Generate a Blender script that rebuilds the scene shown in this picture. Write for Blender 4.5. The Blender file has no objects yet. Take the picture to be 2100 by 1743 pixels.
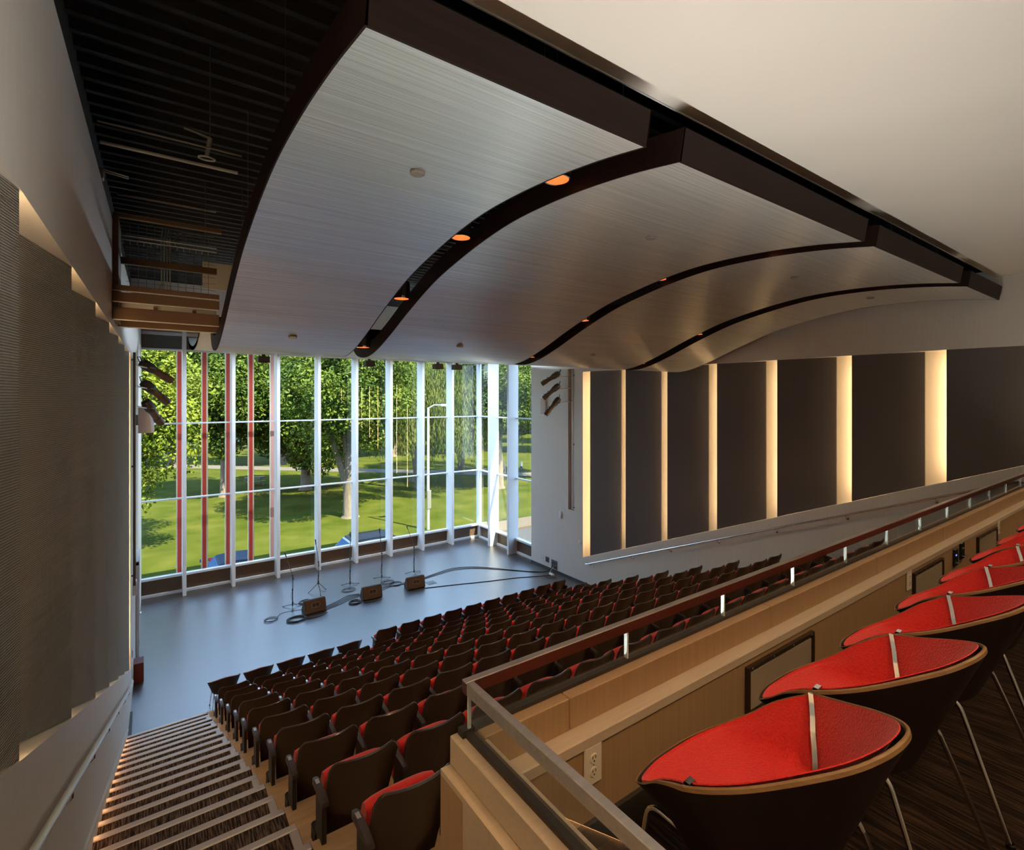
import bpy, math, random
import numpy as np
from mathutils import Vector, Matrix

# ------------------------------------------------------------------ camera
H = 6.18                      # eye height above the stage floor
YAW = math.radians(35.45)
F, V0, CX = 1040.65, 816.1, 1050.0
sc = bpy.context.scene
C = sc.collection
cam_d = bpy.data.cameras.new('camera')
cam = bpy.data.objects.new('camera', cam_d)
C.objects.link(cam)
cam.location = (0, 0, H)
cam.rotation_euler = (math.pi / 2, 0, -YAW)
cam_d.sensor_fit = 'HORIZONTAL'
cam_d.sensor_width = 36
cam_d.lens = 36 * F / 2100
cam_d.shift_y = -(871.5 - V0) / 2100
cam_d.clip_start = 0.05
cam_d.clip_end = 600
sc.camera = cam

# ------------------------------------------------------------------ colour management, sky, sun
sc.view_settings.view_transform = 'Standard'
sc.view_settings.look = 'None'
sc.view_settings.gamma = 1
sc.view_settings.use_curve_mapping = False
sc.view_settings.exposure = 0.62
sc.cycles.use_denoising = True
sc.cycles.max_bounces = 8
sc.cycles.transparent_max_bounces = 16
sc.cycles.sample_clamp_indirect = 6
sc.cycles.caustics_reflective = False
sc.cycles.caustics_refractive = False

w = bpy.data.worlds.new('sky'); sc.world = w; w.use_nodes = True
nt = w.node_tree
bg = nt.nodes['Background']
tcw = nt.nodes.new('ShaderNodeTexCoord')
sep = nt.nodes.new('ShaderNodeSeparateXYZ')
rmp = nt.nodes.new('ShaderNodeValToRGB')
rmp.color_ramp.elements[0].position = 0.0; rmp.color_ramp.elements[0].color = (0.64, 0.82, 1.0, 1)
rmp.color_ramp.elements[1].position = 0.7; rmp.color_ramp.elements[1].color = (0.32, 0.56, 1.0, 1)
nt.links.new(tcw.outputs['Generated'], sep.inputs[0])
nt.links.new(sep.outputs['Z'], rmp.inputs[0])
nt.links.new(rmp.outputs[0], bg.inputs[0])
bg.inputs[1].default_value = 4.2

def light(name, kind, loc, power, col, rot=(0, 0, 0), **kw):
    d = bpy.data.lights.new(name, kind)
    d.energy = power; d.color = col
    for k, v in kw.items():
        setattr(d, k, v)
    o = bpy.data.objects.new(name, d); C.objects.link(o)
    o.location = loc; o.rotation_euler = rot
    return o

SUN_DIR = Vector((-0.32, 0.95, -1.32)).normalized()
sun = light('sun', 'SUN', (0, -20, 40), 22.0, (1.0, 0.90, 0.66), angle=0.009)
sun.rotation_euler = SUN_DIR.to_track_quat('-Z', 'Y').to_euler()

# ------------------------------------------------------------------ helpers
def px_ray(u, v):
    r = (u - CX) / F; up = (V0 - v) / F
    s, c = math.sin(YAW), math.cos(YAW)
    return Vector((r * c + s, -r * s + c, up))
def at_z(u, v, z):
    d = px_ray(u, v); return Vector((0, 0, H)) + d * ((z - H) / d.z)
def at_y(u, v, y):
    d = px_ray(u, v); return Vector((0, 0, H)) + d * (y / d.y)
def at_x(u, v, x):
    d = px_ray(u, v); return Vector((0, 0, H)) + d * (x / d.x)

LOC = {}
class MB:
    def __init__(s): s.v = []; s.f = []
    def box(s, x0, x1, y0, y1, z0, z1):
        b = len(s.v)
        s.v += [(x, y, z) for z in (z0, z1) for y in (y0, y1) for x in (x0, x1)]
        s.f += [tuple(b + i for i in q) for q in ((0, 2, 3, 1), (4, 5, 7, 6), (0, 1, 5, 4), (2, 6, 7, 3), (0, 4, 6, 2), (1, 3, 7, 5))]
        return s
    def bbox(s, x0, x1, y0, y1, z0, z1, r=0.01):
        """box with chamfered edges"""
        b = len(s.v)
        xs, ys, zs = (x0, x1), (y0, y1), (z0, z1)
        idx = {}
        for i in (0, 1):
            for j in (0, 1):
                for k in (0, 1):
                    sx, sy, sz = (1 - 2 * i), (1 - 2 * j), (1 - 2 * k)
                    for a in range(3):
                        p = [xs[i] + sx * r, ys[j] + sy * r, zs[k] + sz * r]
                        p[a] = (xs[i], ys[j], zs[k])[a]
                        idx[i, j, k, a] = len(s.v); s.v.append(tuple(p))
        for a in range(3):
            o = [q for q in range(3) if q != a]
            for e in (0, 1):
                ring = []
                for (m, n) in ((0, 0), (1, 0), (1, 1), (0, 1)):
                    t = [0, 0, 0]; t[a] = e; t[o[0]] = m; t[o[1]] = n
                    ring.append(idx[t[0], t[1], t[2], a])
                s.f.append(tuple(ring))
        for a in range(3):
            o = [q for q in range(3) if q != a]
            for m in (0, 1):
                for n in (0, 1):
                    t0 = [0, 0, 0]; t0[o[0]] = m; t0[o[1]] = n; t1 = list(t0); t1[a] = 1
                    s.f.append((idx[(*t0, o[0])], idx[(*t0, o[1])], idx[(*t1, o[1])], idx[(*t1, o[0])]))
        for i in (0, 1):
            for j in (0, 1):
                for k in (0, 1):
                    s.f.append((idx[i, j, k, 0], idx[i, j, k, 1], idx[i, j, k, 2]))
        return s
    def hexa(s, p):                       # 8 points: bottom ring, top ring
        b = len(s.v); s.v += [tuple(q) for q in p]
        s.f += [tuple(b + i for i in q) for q in ((0, 3, 2, 1), (4, 5, 6, 7), (0, 1, 5, 4), (1, 2, 6, 5), (2, 3, 7, 6), (3, 0, 4, 7))]
        return s
    def prism(s, pts, d):                 # polygon (3-D points) extruded by vector d
        b = len(s.v); n = len(pts); d = Vector(d)
        s.v += [tuple(p) for p in pts] + [tuple(Vector(p) + d) for p in pts]
        s.f.append(tuple(range(b + n - 1, b - 1, -1))); s.f.append(tuple(range(b + n, b + 2 * n)))
        for i in range(n):
            j = (i + 1) % n
            s.f.append((b + i, b + j, b + n + j, b + n + i))
        return s
    def tube(s, path, r, n=8, cap=True):
        path = [Vector(p) for p in path]
        rr = r if isinstance(r, (list, tuple)) else [r] * len(path)
        b = len(s.v); prev = None
        for i, p in enumerate(path):
            t = (path[min(i + 1, len(path) - 1)] - path[max(i - 1, 0)])
            if t.length < 1e-9: t = Vector((0, 0, 1))
            t.normalize()
            if prev is None:
                a = Vector((0, 0, 1)) if abs(t.z) < 0.9 else Vector((1, 0, 0))
                nx = t.cross(a).normalized()
            else:
                nx = (prev - t * prev.dot(t))
                nx = nx.normalized() if nx.length > 1e-6 else t.orthogonal().normalized()
            prev = nx; ny = t.cross(nx)
            for k in range(n):
                a = 2 * math.pi * k / n
                s.v.append(tuple(p + (nx * math.cos(a) + ny * math.sin(a)) * rr[i]))
        for i in range(len(path) - 1):
            for k in range(n):
                q = (k + 1) % n
                s.f.append((b + i * n + k, b + i * n + q, b + (i + 1) * n + q, b + (i + 1) * n + k))
        if cap:
            s.f.append(tuple(b + k for k in range(n - 1, -1, -1)))
            e = b + (len(path) - 1) * n
            s.f.append(tuple(e + k for k in range(n)))
        return s
    def grid(s, rows, close_u=False, close_v=False):
        b = len(s.v); m = len(rows); n = len(rows[0])
        for r in rows: s.v += [tuple(p) for p in r]
        for i in range(m if close_v else m - 1):
            for j in range(n if close_u else n - 1):
                i2, j2 = (i + 1) % m, (j + 1) % n
                s.f.append((b + i * n + j, b + i * n + j2, b + i2 * n + j2, b + i2 * n + j))
        return s
    def lathe(s, prof, c=(0, 0, 0), n=20, axis=(0, 0, 1)):
        ax = Vector(axis).normalized(); a = ax.orthogonal().normalized(); q = ax.cross(a); c = Vector(c)
        s.grid([[c + ax * z + (a * math.cos(2 * math.pi * k / n) + q * math.sin(2 * math.pi * k / n)) * r for k in range(n)] for r, z in prof], close_u=True)
        return s
    def build(s, name, mat, parent=None, smooth=False, local=False):
        me = bpy.data.meshes.new(name)
        off = Vector((0, 0, 0))
        if parent is not None and not local: off = LOC.get(parent.name, Vector((0, 0, 0)))
        me.from_pydata([tuple(Vector(p) - off) for p in s.v] if off.length else s.v, [], s.f)
        me.update()
        me.materials.append(mat)
        if smooth:
            me.polygons.foreach_set('use_smooth', [True] * len(me.polygons))
            try: me.set_sharp_from_angle(angle=math.radians(40))
            except Exception: pass
        o = bpy.data.objects.new(name, me); C.objects.link(o)
        if parent is not None:
            o.parent = parent
            LOC[o.name] = off.copy()
        else:
            LOC[o.name] = Vector((0, 0, 0))
        return o

def box(name, mat, x0, x1, y0, y1, z0, z1, parent=None, local=False, r=0):
    m = MB()
    (m.bbox(x0, x1, y0, y1, z0, z1, r) if r else m.box(x0, x1, y0, y1, z0, z1))
    return m.build(name, mat, parent, local=local)

def tag(o, label=None, cat=None, group=None, kind=None):
    if label: o['label'] = label
    if cat: o['category'] = cat
    if group: o['group'] = group
    if kind: o['kind'] = kind
    return o
def thing(name, label, cat, loc=(0, 0, 0), group=None, kind=None, rz=0):
    o = bpy.data.objects.new(name, None); C.objects.link(o)
    o.location = loc; o.rotation_euler = (0, 0, rz); o.empty_display_size = 0.1
    LOC[o.name] = Vector(loc)
    return tag(o, label, cat, group, kind)
def struct(o):
    o['kind'] = 'structure'; return o
def copy_tree(o, parent=None):
    c = o.copy(); C.objects.link(c); c.parent = parent
    for ch in o.children: copy_tree(ch, c)
    return c

# ------------------------------------------------------------------ materials
def M(name, col, rough=0.5, metal=0.0, var=None, scale=(1, 1, 1), ns=5.0, detail=4, bump=0.0, bns=None, spec=0.5, coat=0.0, emit=None, es=0.0, coord='Object', sheen=0.0, wave=None):
    m = bpy.data.materials.new(name); m.use_nodes = True
    t = m.node_tree; p = t.nodes['Principled BSDF']
    p.inputs['Base Color'].default_value = (*col, 1)
    p.inputs['Roughness'].default_value = rough
    p.inputs['Metallic'].default_value = metal
    p.inputs['Specular IOR Level'].default_value = spec
    if coat: p.inputs['Coat Weight'].default_value = coat; p.inputs['Coat Roughness'].default_value = 0.12
    if sheen: p.inputs['Sheen Weight'].default_value = sheen
    if emit: p.inputs['Emission Color'].default_value = (*emit, 1); p.inputs['Emission Strength'].default_value = es
    if var or bump:
        tc = t.nodes.new('ShaderNodeTexCoord'); mp = t.nodes.new('ShaderNodeMapping')
        mp.inputs['Scale'].default_value = scale
        t.links.new(tc.outputs[coord], mp.inputs[0])
        if wave:
            nz = t.nodes.new('ShaderNodeTexWave'); nz.bands_direction = wave
            nz.inputs['Scale'].default_value = ns; nz.inputs['Distortion'].default_value = 0.6; nz.inputs['Detail'].default_value = 1
            fac = nz.outputs['Fac']
        else:
            nz = t.nodes.new('ShaderNodeTexNoise'); nz.inputs['Scale'].default_value = ns; nz.inputs['Detail'].default_value = detail
            fac = nz.outputs['Fac']
        t.links.new(mp.outputs[0], nz.inputs['Vector'])
        if var:
            rp = t.nodes.new('ShaderNodeValToRGB')
            rp.color_ramp.elements[0].position = 0.3; rp.color_ramp.elements[0].color = (*col, 1)
            rp.color_ramp.elements[1].position = 0.7; rp.color_ramp.elements[1].color = (*var, 1)
            t.links.new(fac, rp.inputs[0]); t.links.new(rp.outputs[0], p.inputs['Base Color'])
        if bump:
            bp = t.nodes.new('ShaderNodeBump'); bp.inputs['Strength'].default_value = bump; bp.inputs['Distance'].default_value = 0.02
            t.links.new(fac, bp.inputs['Height']); t.links.new(bp.outputs[0], p.inputs['Normal'])
    return m

def glass_mat(name, tint=(0.96, 0.98, 0.97), ior=1.45, rough=0.0, refl=1.8):
    m = bpy.data.materials.new(name); m.use_nodes = True
    t = m.node_tree; t.nodes.clear()
    out = t.nodes.new('ShaderNodeOutputMaterial'); mx = t.nodes.new('ShaderNodeMixShader')
    tr = t.nodes.new('ShaderNodeBsdfTransparent'); tr.inputs[0].default_value = (*tint, 1)
    gl = t.nodes.new('ShaderNodeBsdfGlossy'); gl.inputs['Roughness'].default_value = rough
    fr = t.nodes.new('ShaderNodeFresnel'); fr.inputs[0].default_value = ior
    mul = t.nodes.new('ShaderNodeMath'); mul.operation = 'MULTIPLY'; mul.inputs[1].default_value = refl
    ge = t.nodes.new('ShaderNodeNewGeometry'); inv = t.nodes.new('ShaderNodeMath'); inv.operation = 'SUBTRACT'; inv.inputs[0].default_value = 1.0
    t.links.new(ge.outputs['Backfacing'], inv.inputs[1])       # only the entry face reflects: no false total reflection inside the pane
    m2 = t.nodes.new('ShaderNodeMath'); m2.operation = 'MULTIPLY'
    t.links.new(fr.outputs[0], mul.inputs[0]); t.links.new(mul.outputs[0], m2.inputs[0]); t.links.new(inv.outputs[0], m2.inputs[1]); t.links.new(m2.outputs[0], mx.inputs[0])
    t.links.new(tr.outputs[0], mx.inputs[1]); t.links.new(gl.outputs[0], mx.inputs[2])
    t.links.new(mx.outputs[0], out.inputs[0])
    return m

def leaf_mat(name, c1, c2, ns=0.6):
    m = bpy.data.materials.new(name); m.use_nodes = True
    t = m.node_tree; p = t.nodes['Principled BSDF']; out = t.nodes['Material Output']
    p.inputs['Roughness'].default_value = 0.6; p.inputs['Specular IOR Level'].default_value = 0.15
    tc = t.nodes.new('ShaderNodeTexCoord'); nz = t.nodes.new('ShaderNodeTexNoise'); nz.inputs['Scale'].default_value = ns; nz.inputs['Detail'].default_value = 3
    rp = t.nodes.new('ShaderNodeValToRGB')
    rp.color_ramp.elements[0].position = 0.35; rp.color_ramp.elements[0].color = (*c1, 1)
    rp.color_ramp.elements[1].position = 0.68; rp.color_ramp.elements[1].color = (*c2, 1)
    t.links.new(tc.outputs['Object'], nz.inputs['Vector']); t.links.new(nz.outputs['Fac'], rp.inputs[0])
    t.links.new(rp.outputs[0], p.inputs['Base Color'])
    tl = t.nodes.new('ShaderNodeBsdfTranslucent'); t.links.new(rp.outputs[0], tl.inputs[0])
    mx = t.nodes.new('ShaderNodeMixShader'); mx.inputs[0].default_value = 0.25
    t.links.new(p.outputs[0], mx.inputs[1]); t.links.new(tl.outputs[0], mx.inputs[2]); t.links.new(mx.outputs[0], out.inputs[0])
    return m

def stripe_carpet(name, axis, dark, light_c, sc1=90.0):
    m = bpy.data.materials.new(name); m.use_nodes = True
    t = m.node_tree; p = t.nodes['Principled BSDF']
    p.inputs['Roughness'].default_value = 0.95; p.inputs['Specular IOR Level'].default_value = 0.1
    tc = t.nodes.new('ShaderNodeTexCoord'); mp = t.nodes.new('ShaderNodeMapping')
    mp.inputs['Scale'].default_value = (sc1, 6, 6) if axis == 'x' else (6, sc1, 6)
    nz = t.nodes.new('ShaderNodeTexNoise'); nz.inputs['Scale'].default_value = 1.0; nz.inputs['Detail'].default_value = 3
    nz2 = t.nodes.new('ShaderNodeTexNoise'); nz2.inputs['Scale'].default_value = 260; nz2.inputs['Detail'].default_value = 2
    rp = t.nodes.new('ShaderNodeValToRGB')
    e = rp.color_ramp.elements
    e[0].position = 0.42; e[0].color = (*dark, 1); e[1].position = 0.72; e[1].color = (*light_c, 1)
    t.links.new(tc.outputs['Object'], mp.inputs[0]); t.links.new(mp.outputs[0], nz.inputs['Vector'])
    t.links.new(tc.outputs['Object'], nz2.inputs['Vector'])
    t.links.new(nz.outputs['Fac'], rp.inputs[0])
    mx = t.nodes.new('ShaderNodeMix'); mx.data_type = 'RGBA'; mx.blend_type = 'MULTIPLY'; mx.inputs[0].default_value = 0.5
    t.links.new(rp.outputs[0], mx.inputs['A']); t.links.new(nz2.outputs['Fac'], mx.inputs['B'])
    t.links.new(mx.outputs['Result'], p.inputs['Base Color'])
    bp = t.nodes.new('ShaderNodeBump'); bp.inputs['Strength'].default_value = 0.5; bp.inputs['Distance'].default_value = 0.004
    t.links.new(nz2.outputs['Fac'], bp.inputs['Height']); t.links.new(bp.outputs[0], p.inputs['Normal'])
    return m

def weave_mat(name, c1, c2, sx=55.0, sz=55.0, rough=0.7, bump=0.6, plane='yz'):
    """fine woven / ribbed relief: horizontal ribs crossed by fainter vertical ones"""
    m = bpy.data.materials.new(name); m.use_nodes = True
    t = m.node_tree; p = t.nodes['Principled BSDF']
    p.inputs['Roughness'].default_value = rough; p.inputs['Specular IOR Level'].default_value = 0.35
    tc = t.nodes.new('ShaderNodeTexCoord')
    w1 = t.nodes.new('ShaderNodeTexWave'); w1.bands_direction = 'Z'; w1.inputs['Scale'].default_value = sz
    w2 = t.nodes.new('ShaderNodeTexWave'); w2.bands_direction = 'Y' if plane == 'yz' else 'X'; w2.inputs['Scale'].default_value = sx
    for q in (w1, w2):
        q.inputs['Distortion'].default_value = 0.4; q.inputs['Detail Scale'].default_value = 3
        t.links.new(tc.outputs['Object'], q.inputs['Vector'])
    ad = t.nodes.new('ShaderNodeMath'); ad.operation = 'MULTIPLY_ADD'; ad.inputs[1].default_value = 0.35
    t.links.new(w2.outputs['Fac'], ad.inputs[0]); t.links.new(w1.outputs['Fac'], ad.inputs[2])
    rp = t.nodes.new('ShaderNodeValToRGB')
    rp.color_ramp.elements[0].position = 0.1; rp.color_ramp.elements[0].color = (*c1, 1)
    rp.color_ramp.elements[1].position = 1.0; rp.color_ramp.elements[1].color = (*c2, 1)
    t.links.new(ad.outputs[0], rp.inputs[0]); t.links.new(rp.outputs[0], p.inputs['Base Color'])
    bp = t.nodes.new('ShaderNodeBump'); bp.inputs['Strength'].default_value = bump; bp.inputs['Distance'].default_value = 0.006
    t.links.new(ad.outputs[0], bp.inputs['Height']); t.links.new(bp.outputs[0], p.inputs['Normal'])
    return m

def plank_floor(name, c1, c2, rough=0.32):
    m = bpy.data.materials.new(name); m.use_nodes = True
    t = m.node_tree; p = t.nodes['Principled BSDF']
    p.inputs['Roughness'].default_value = rough; p.inputs['Specular IOR Level'].default_value = 0.9; p.inputs['IOR'].default_value = 2.0
    tc = t.nodes.new('ShaderNodeTexCoord')
    br = t.nodes.new('ShaderNodeTexBrick'); br.inputs['Scale'].default_value = 1.0
    br.inputs['Brick Width'].default_value = 1.1; br.inputs['Row Height'].default_value = 0.085; br.inputs['Mortar Size'].default_value = 0.0018
    br.inputs['Color1'].default_value = (*c1, 1); br.inputs['Color2'].default_value = (*c2, 1); br.inputs['Mortar'].default_value = (c1[0] * .4, c1[1] * .4, c1[2] * .4, 1)
    t.links.new(tc.outputs['Object'], br.inputs['Vector'])
    mp = t.nodes.new('ShaderNodeMapping'); mp.inputs['Scale'].default_value = (1.2, 30, 1)
    nz = t.nodes.new('ShaderNodeTexNoise'); nz.inputs['Scale'].default_value = 2
    t.links.new(tc.outputs['Object'], mp.inputs[0]); t.links.new(mp.outputs[0], nz.inputs['Vector'])
    mx = t.nodes.new('ShaderNodeMix'); mx.data_type = 'RGBA'; mx.blend_type = 'MULTIPLY'; mx.inputs[0].default_value = 0.35
    t.links.new(br.outputs['Color'], mx.inputs['A']); t.links.new(nz.outputs['Fac'], mx.inputs['B'])
    t.links.new(mx.outputs['Result'], p.inputs['Base Color'])
    mr = t.nodes.new('ShaderNodeMapRange'); mr.inputs['To Min'].default_value = rough - .015; mr.inputs['To Max'].default_value = rough + .025
    t.links.new(nz.outputs['Fac'], mr.inputs['Value']); t.links.new(mr.outputs[0], p.inputs['Roughness'])
    return m

MT = {}
MT['stage'] = plank_floor('stage_wood', (0.035, 0.022, 0.016), (0.05, 0.032, 0.022), 0.34)
MT['maple'] = M('maple_floor', (0.50, 0.33, 0.18), 0.45, var=(0.60, 0.42, 0.25), scale=(1, 14, 1), ns=2.0)
MT['wall'] = M('pale_grained_panel', (0.66, 0.63, 0.575), 0.5, var=(0.72, 0.69, 0.635), scale=(30, 30, 0.6), ns=3.0, detail=5)
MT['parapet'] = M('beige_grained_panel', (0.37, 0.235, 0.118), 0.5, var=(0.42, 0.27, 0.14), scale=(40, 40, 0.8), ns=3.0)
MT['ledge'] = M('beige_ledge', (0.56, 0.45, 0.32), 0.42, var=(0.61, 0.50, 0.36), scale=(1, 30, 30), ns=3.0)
MT['soffit'] = M('cream_plaster', (0.72, 0.68, 0.60), 0.85, var=(0.74, 0.70, 0.62), ns=1.5)
MT['recess'] = M('cream_recess', (0.75, 0.70, 0.60), 0.7)
MT['acoustic'] = weave_mat('lit_woven_panel', (0.13, 0.12, 0.10), (0.36, 0.34, 0.29), 40, 27, 0.6, 0.8)  # same panels as the right wall, colour lightened for the light on this side
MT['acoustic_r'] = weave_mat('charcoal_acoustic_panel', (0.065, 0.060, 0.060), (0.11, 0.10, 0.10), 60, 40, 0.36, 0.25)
MT['void'] = M('black_deck', (0.006, 0.005, 0.004), 0.95, var=(0.013, 0.010, 0.008), ns=9, bump=0.4)
MT['cloud'] = M('brushed_laminate', (0.38, 0.39, 0.37), 0.32, metal=0.45, var=(0.64, 0.655, 0.63), scale=(0.35, 60, 60), ns=1.6, detail=6)
MT['cloud_edge'] = M('dark_brown_edge', (0.012, 0.0055, 0.004), 0.55, var=(0.018, 0.008, 0.006), scale=(1, 30, 30), ns=1.0, spec=0.15)
MT['reflector'] = M('white_laminate', (0.62, 0.62, 0.58), 0.45)
MT['beam'] = M('brown_beam', (0.085, 0.043, 0.018), 0.5, var=(0.11, 0.056, 0.025), scale=(0.5, 10, 10), ns=2)
MT['steel'] = M('brushed_steel', (0.62, 0.60, 0.57), 0.34, metal=0.85, var=(0.72, 0.70, 0.67), scale=(2, 60, 60), ns=1)
MT['chrome'] = M('polished_steel', (0.75, 0.72, 0.68), 0.12, metal=1.0)
MT['rail_white'] = M('pale_painted_rail', (0.72, 0.76, 0.73), 0.25, coat=0.3)
MT['white_paint'] = M('white_aluminium', (0.66, 0.68, 0.70), 0.35)
MT['white_plastic'] = M('white_plastic', (0.82, 0.82, 0.80), 0.4)
MT['ivory'] = M('ivory_plastic', (0.80, 0.72, 0.58), 0.35)
MT['ivory_hole'] = M('dark_slot', (0.03, 0.025, 0.02), 0.6)
MT['glass'] = glass_mat('window_glass', (0.97, 0.985, 0.975), 1.45, 0.0, 1.2)
MT['railglass'] = glass_mat('rail_glass', (0.93, 0.955, 0.945), 1.5)
MT['glass_edge'] = M('polished_glass_edge', (0.70, 0.82, 0.80), 0.15, spec=0.8)
MT['bronze_panel'] = M('dark_bronze_panel', (0.11, 0.068, 0.042), 0.4, metal=0.1)
MT['spandrel'] = M('grey_spandrel', (0.10, 0.10, 0.085), 0.5)
MT['frame_dark'] = M('dark_frame', (0.03, 0.025, 0.02), 0.5)
MT['black'] = M('black_metal', (0.015, 0.014, 0.013), 0.45)
MT['black_gloss'] = M('black_plastic', (0.012, 0.012, 0.012), 0.25)
MT['seat_wood'] = M('dark_stained_ply', (0.026, 0.013, 0.009), 0.36, var=(0.042, 0.020, 0.013), scale=(30, 30, 1.5), ns=2.0, coat=0.15)
MT['seat_red'] = M('red_fabric', (0.62, 0.015, 0.012), 0.85, var=(0.72, 0.025, 0.018), ns=120, bump=0.15, sheen=0.3)
MT['arm'] = M('dark_plastic_arm', (0.045, 0.035, 0.035), 0.45)
MT['plate'] = M('seat_number_plate', (0.55, 0.56, 0.58), 0.3, metal=0.6)
MT['chair_shell'] = M('espresso_ply', (0.014, 0.007, 0.005), 0.42, var=(0.020, 0.010, 0.007), scale=(20, 20, 1), ns=2)
MT['chair_rim'] = M('ply_edge', (0.20, 0.11, 0.045), 0.34, var=(0.28, 0.16, 0.065), scale=(1, 1, 120), ns=1.0)
MT['chair_red'] = M('red_weave', (0.62, 0.010, 0.006), 0.85, var=(0.74, 0.022, 0.012), ns=170, bump=0.35, sheen=0.25)
MT['carpet'] = stripe_carpet('striped_carpet_stairs', 'x', (0.030, 0.019, 0.015), (0.26, 0.19, 0.15))
MT['carpet_b'] = stripe_carpet('striped_carpet_balcony', 'x', (0.010, 0.007, 0.006), (0.075, 0.042, 0.026), 110.0)
MT['nosing'] = M('stair_nosing', (0.52, 0.49, 0.48), 0.42, metal=0.35)
MT['grille'] = weave_mat('beige_grille', (0.30, 0.23, 0.15), (0.52, 0.42, 0.29), 120, 120, 0.6, 0.6, plane='xz')
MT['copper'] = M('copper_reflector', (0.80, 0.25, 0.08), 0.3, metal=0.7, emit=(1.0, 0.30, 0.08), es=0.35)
MT['lamp'] = M('lamp_lens', (1, 0.7, 0.4), 0.4, emit=(1.0, 0.66, 0.36), es=14.0)
MT['led'] = M('warm_led_strip', (1, 0.8, 0.5), 0.4, emit=(1.0, 0.66, 0.34), es=33.0)
MT['speaker_box'] = M('brown_black_cabinet', (0.045, 0.028, 0.018), 0.6, var=(0.055, 0.035, 0.022), ns=60, bump=0.1)
MT['speaker_grille'] = M('perforated_brown_grille', (0.075, 0.045, 0.026), 0.55, var=(0.095, 0.06, 0.036), ns=200)
MT['cable'] = M('black_rubber_cable', (0.012, 0.012, 0.014), 0.5)
MT['rail_front'] = M('red_seat_reflection', (0.085, 0.020, 0.014), 0.28, var=(0.10, 0.026, 0.018), scale=(1, 30, 30), ns=2)  # reflection of the red seats on the rail face, put into its colour
MT['board_red'] = M('dark_red_board', (0.17, 0.025, 0.018), 0.5)
MT['pink_panel'] = M('pale_rose_grille', (0.58, 0.48, 0.45), 0.6)
# ================================================================== STRUCTURE
XR = 11.68
def xl(y): return -0.24 - 0.0125 * (19.05 - y)
def side_pt(side, y, off, z):            # off > 0 goes into the wall
    return (xl(y) - off, y, z) if side == 'l' else (XR + off, y, z)
PITCH, RISE = 0.857, 0.3335
def yf(r): return 4.45 + PITCH * (r - 2)
def zf(r): return 2.834 - RISE * (r - 2)
def z_slope(y): return 1.02 + 0.4 * (12.03 - y)
Z_TOP = 7.05; Y_END = 12.35; Y_BACK = -3.6; GLASS_Y = 19.35; GLASS_X = 11.95
DECK = 9.9

# stage floor
struct(box('floor', MT['stage'], -0.6, 12.0, 10.6, 19.45, -0.3, 0.0))

# seating tiers, one per row
for r in range(10, -4, -1):
    x1 = 10.75
    o = box('floor_tier', MT['maple'], 0.885, x1, yf(r) - PITCH, yf(r), zf(r) - 0.34 - (0.2 if r < 10 else 0), zf(r))
    struct(o)

# stairs: a flight along each side wall
def stair_flight(name, x0f, x1, wrap):
    root = thing(name, None, None, (0, 0, 0), kind='structure')
    for j in range(0, 31):
        y1 = 11.306 - 0.4285 * j; z1 = 0.1665 + 0.16675 * j; y0 = y1 - 0.4285
        x0 = x0f(y1)
        box('tread', MT['carpet'], x0, x1, y0, y1 - 0.004, z1 - 0.4, z1 - 0.004, root)
        nz = MB().bbox(x0, x1, y1 - 0.055, y1 + 0.012, z1 - 0.034, z1 + 0.004, 0.008)
        if wrap and j % 2 == 1:
            nz.bbox(x1 - 0.06, x1 + 0.004, y0 + 0.012, y1 - 0.05, z1 - 0.03, z1 + 0.003, 0.006)
        nz.build('nosing', MT['nosing'], root)
    return root
stair_flight('floor_stairs_left', lambda y: xl(y) - 0.02, 0.884, True)
stair_flight('floor_stairs_right', lambda y: 10.752, XR - 0.005, False)

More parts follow.
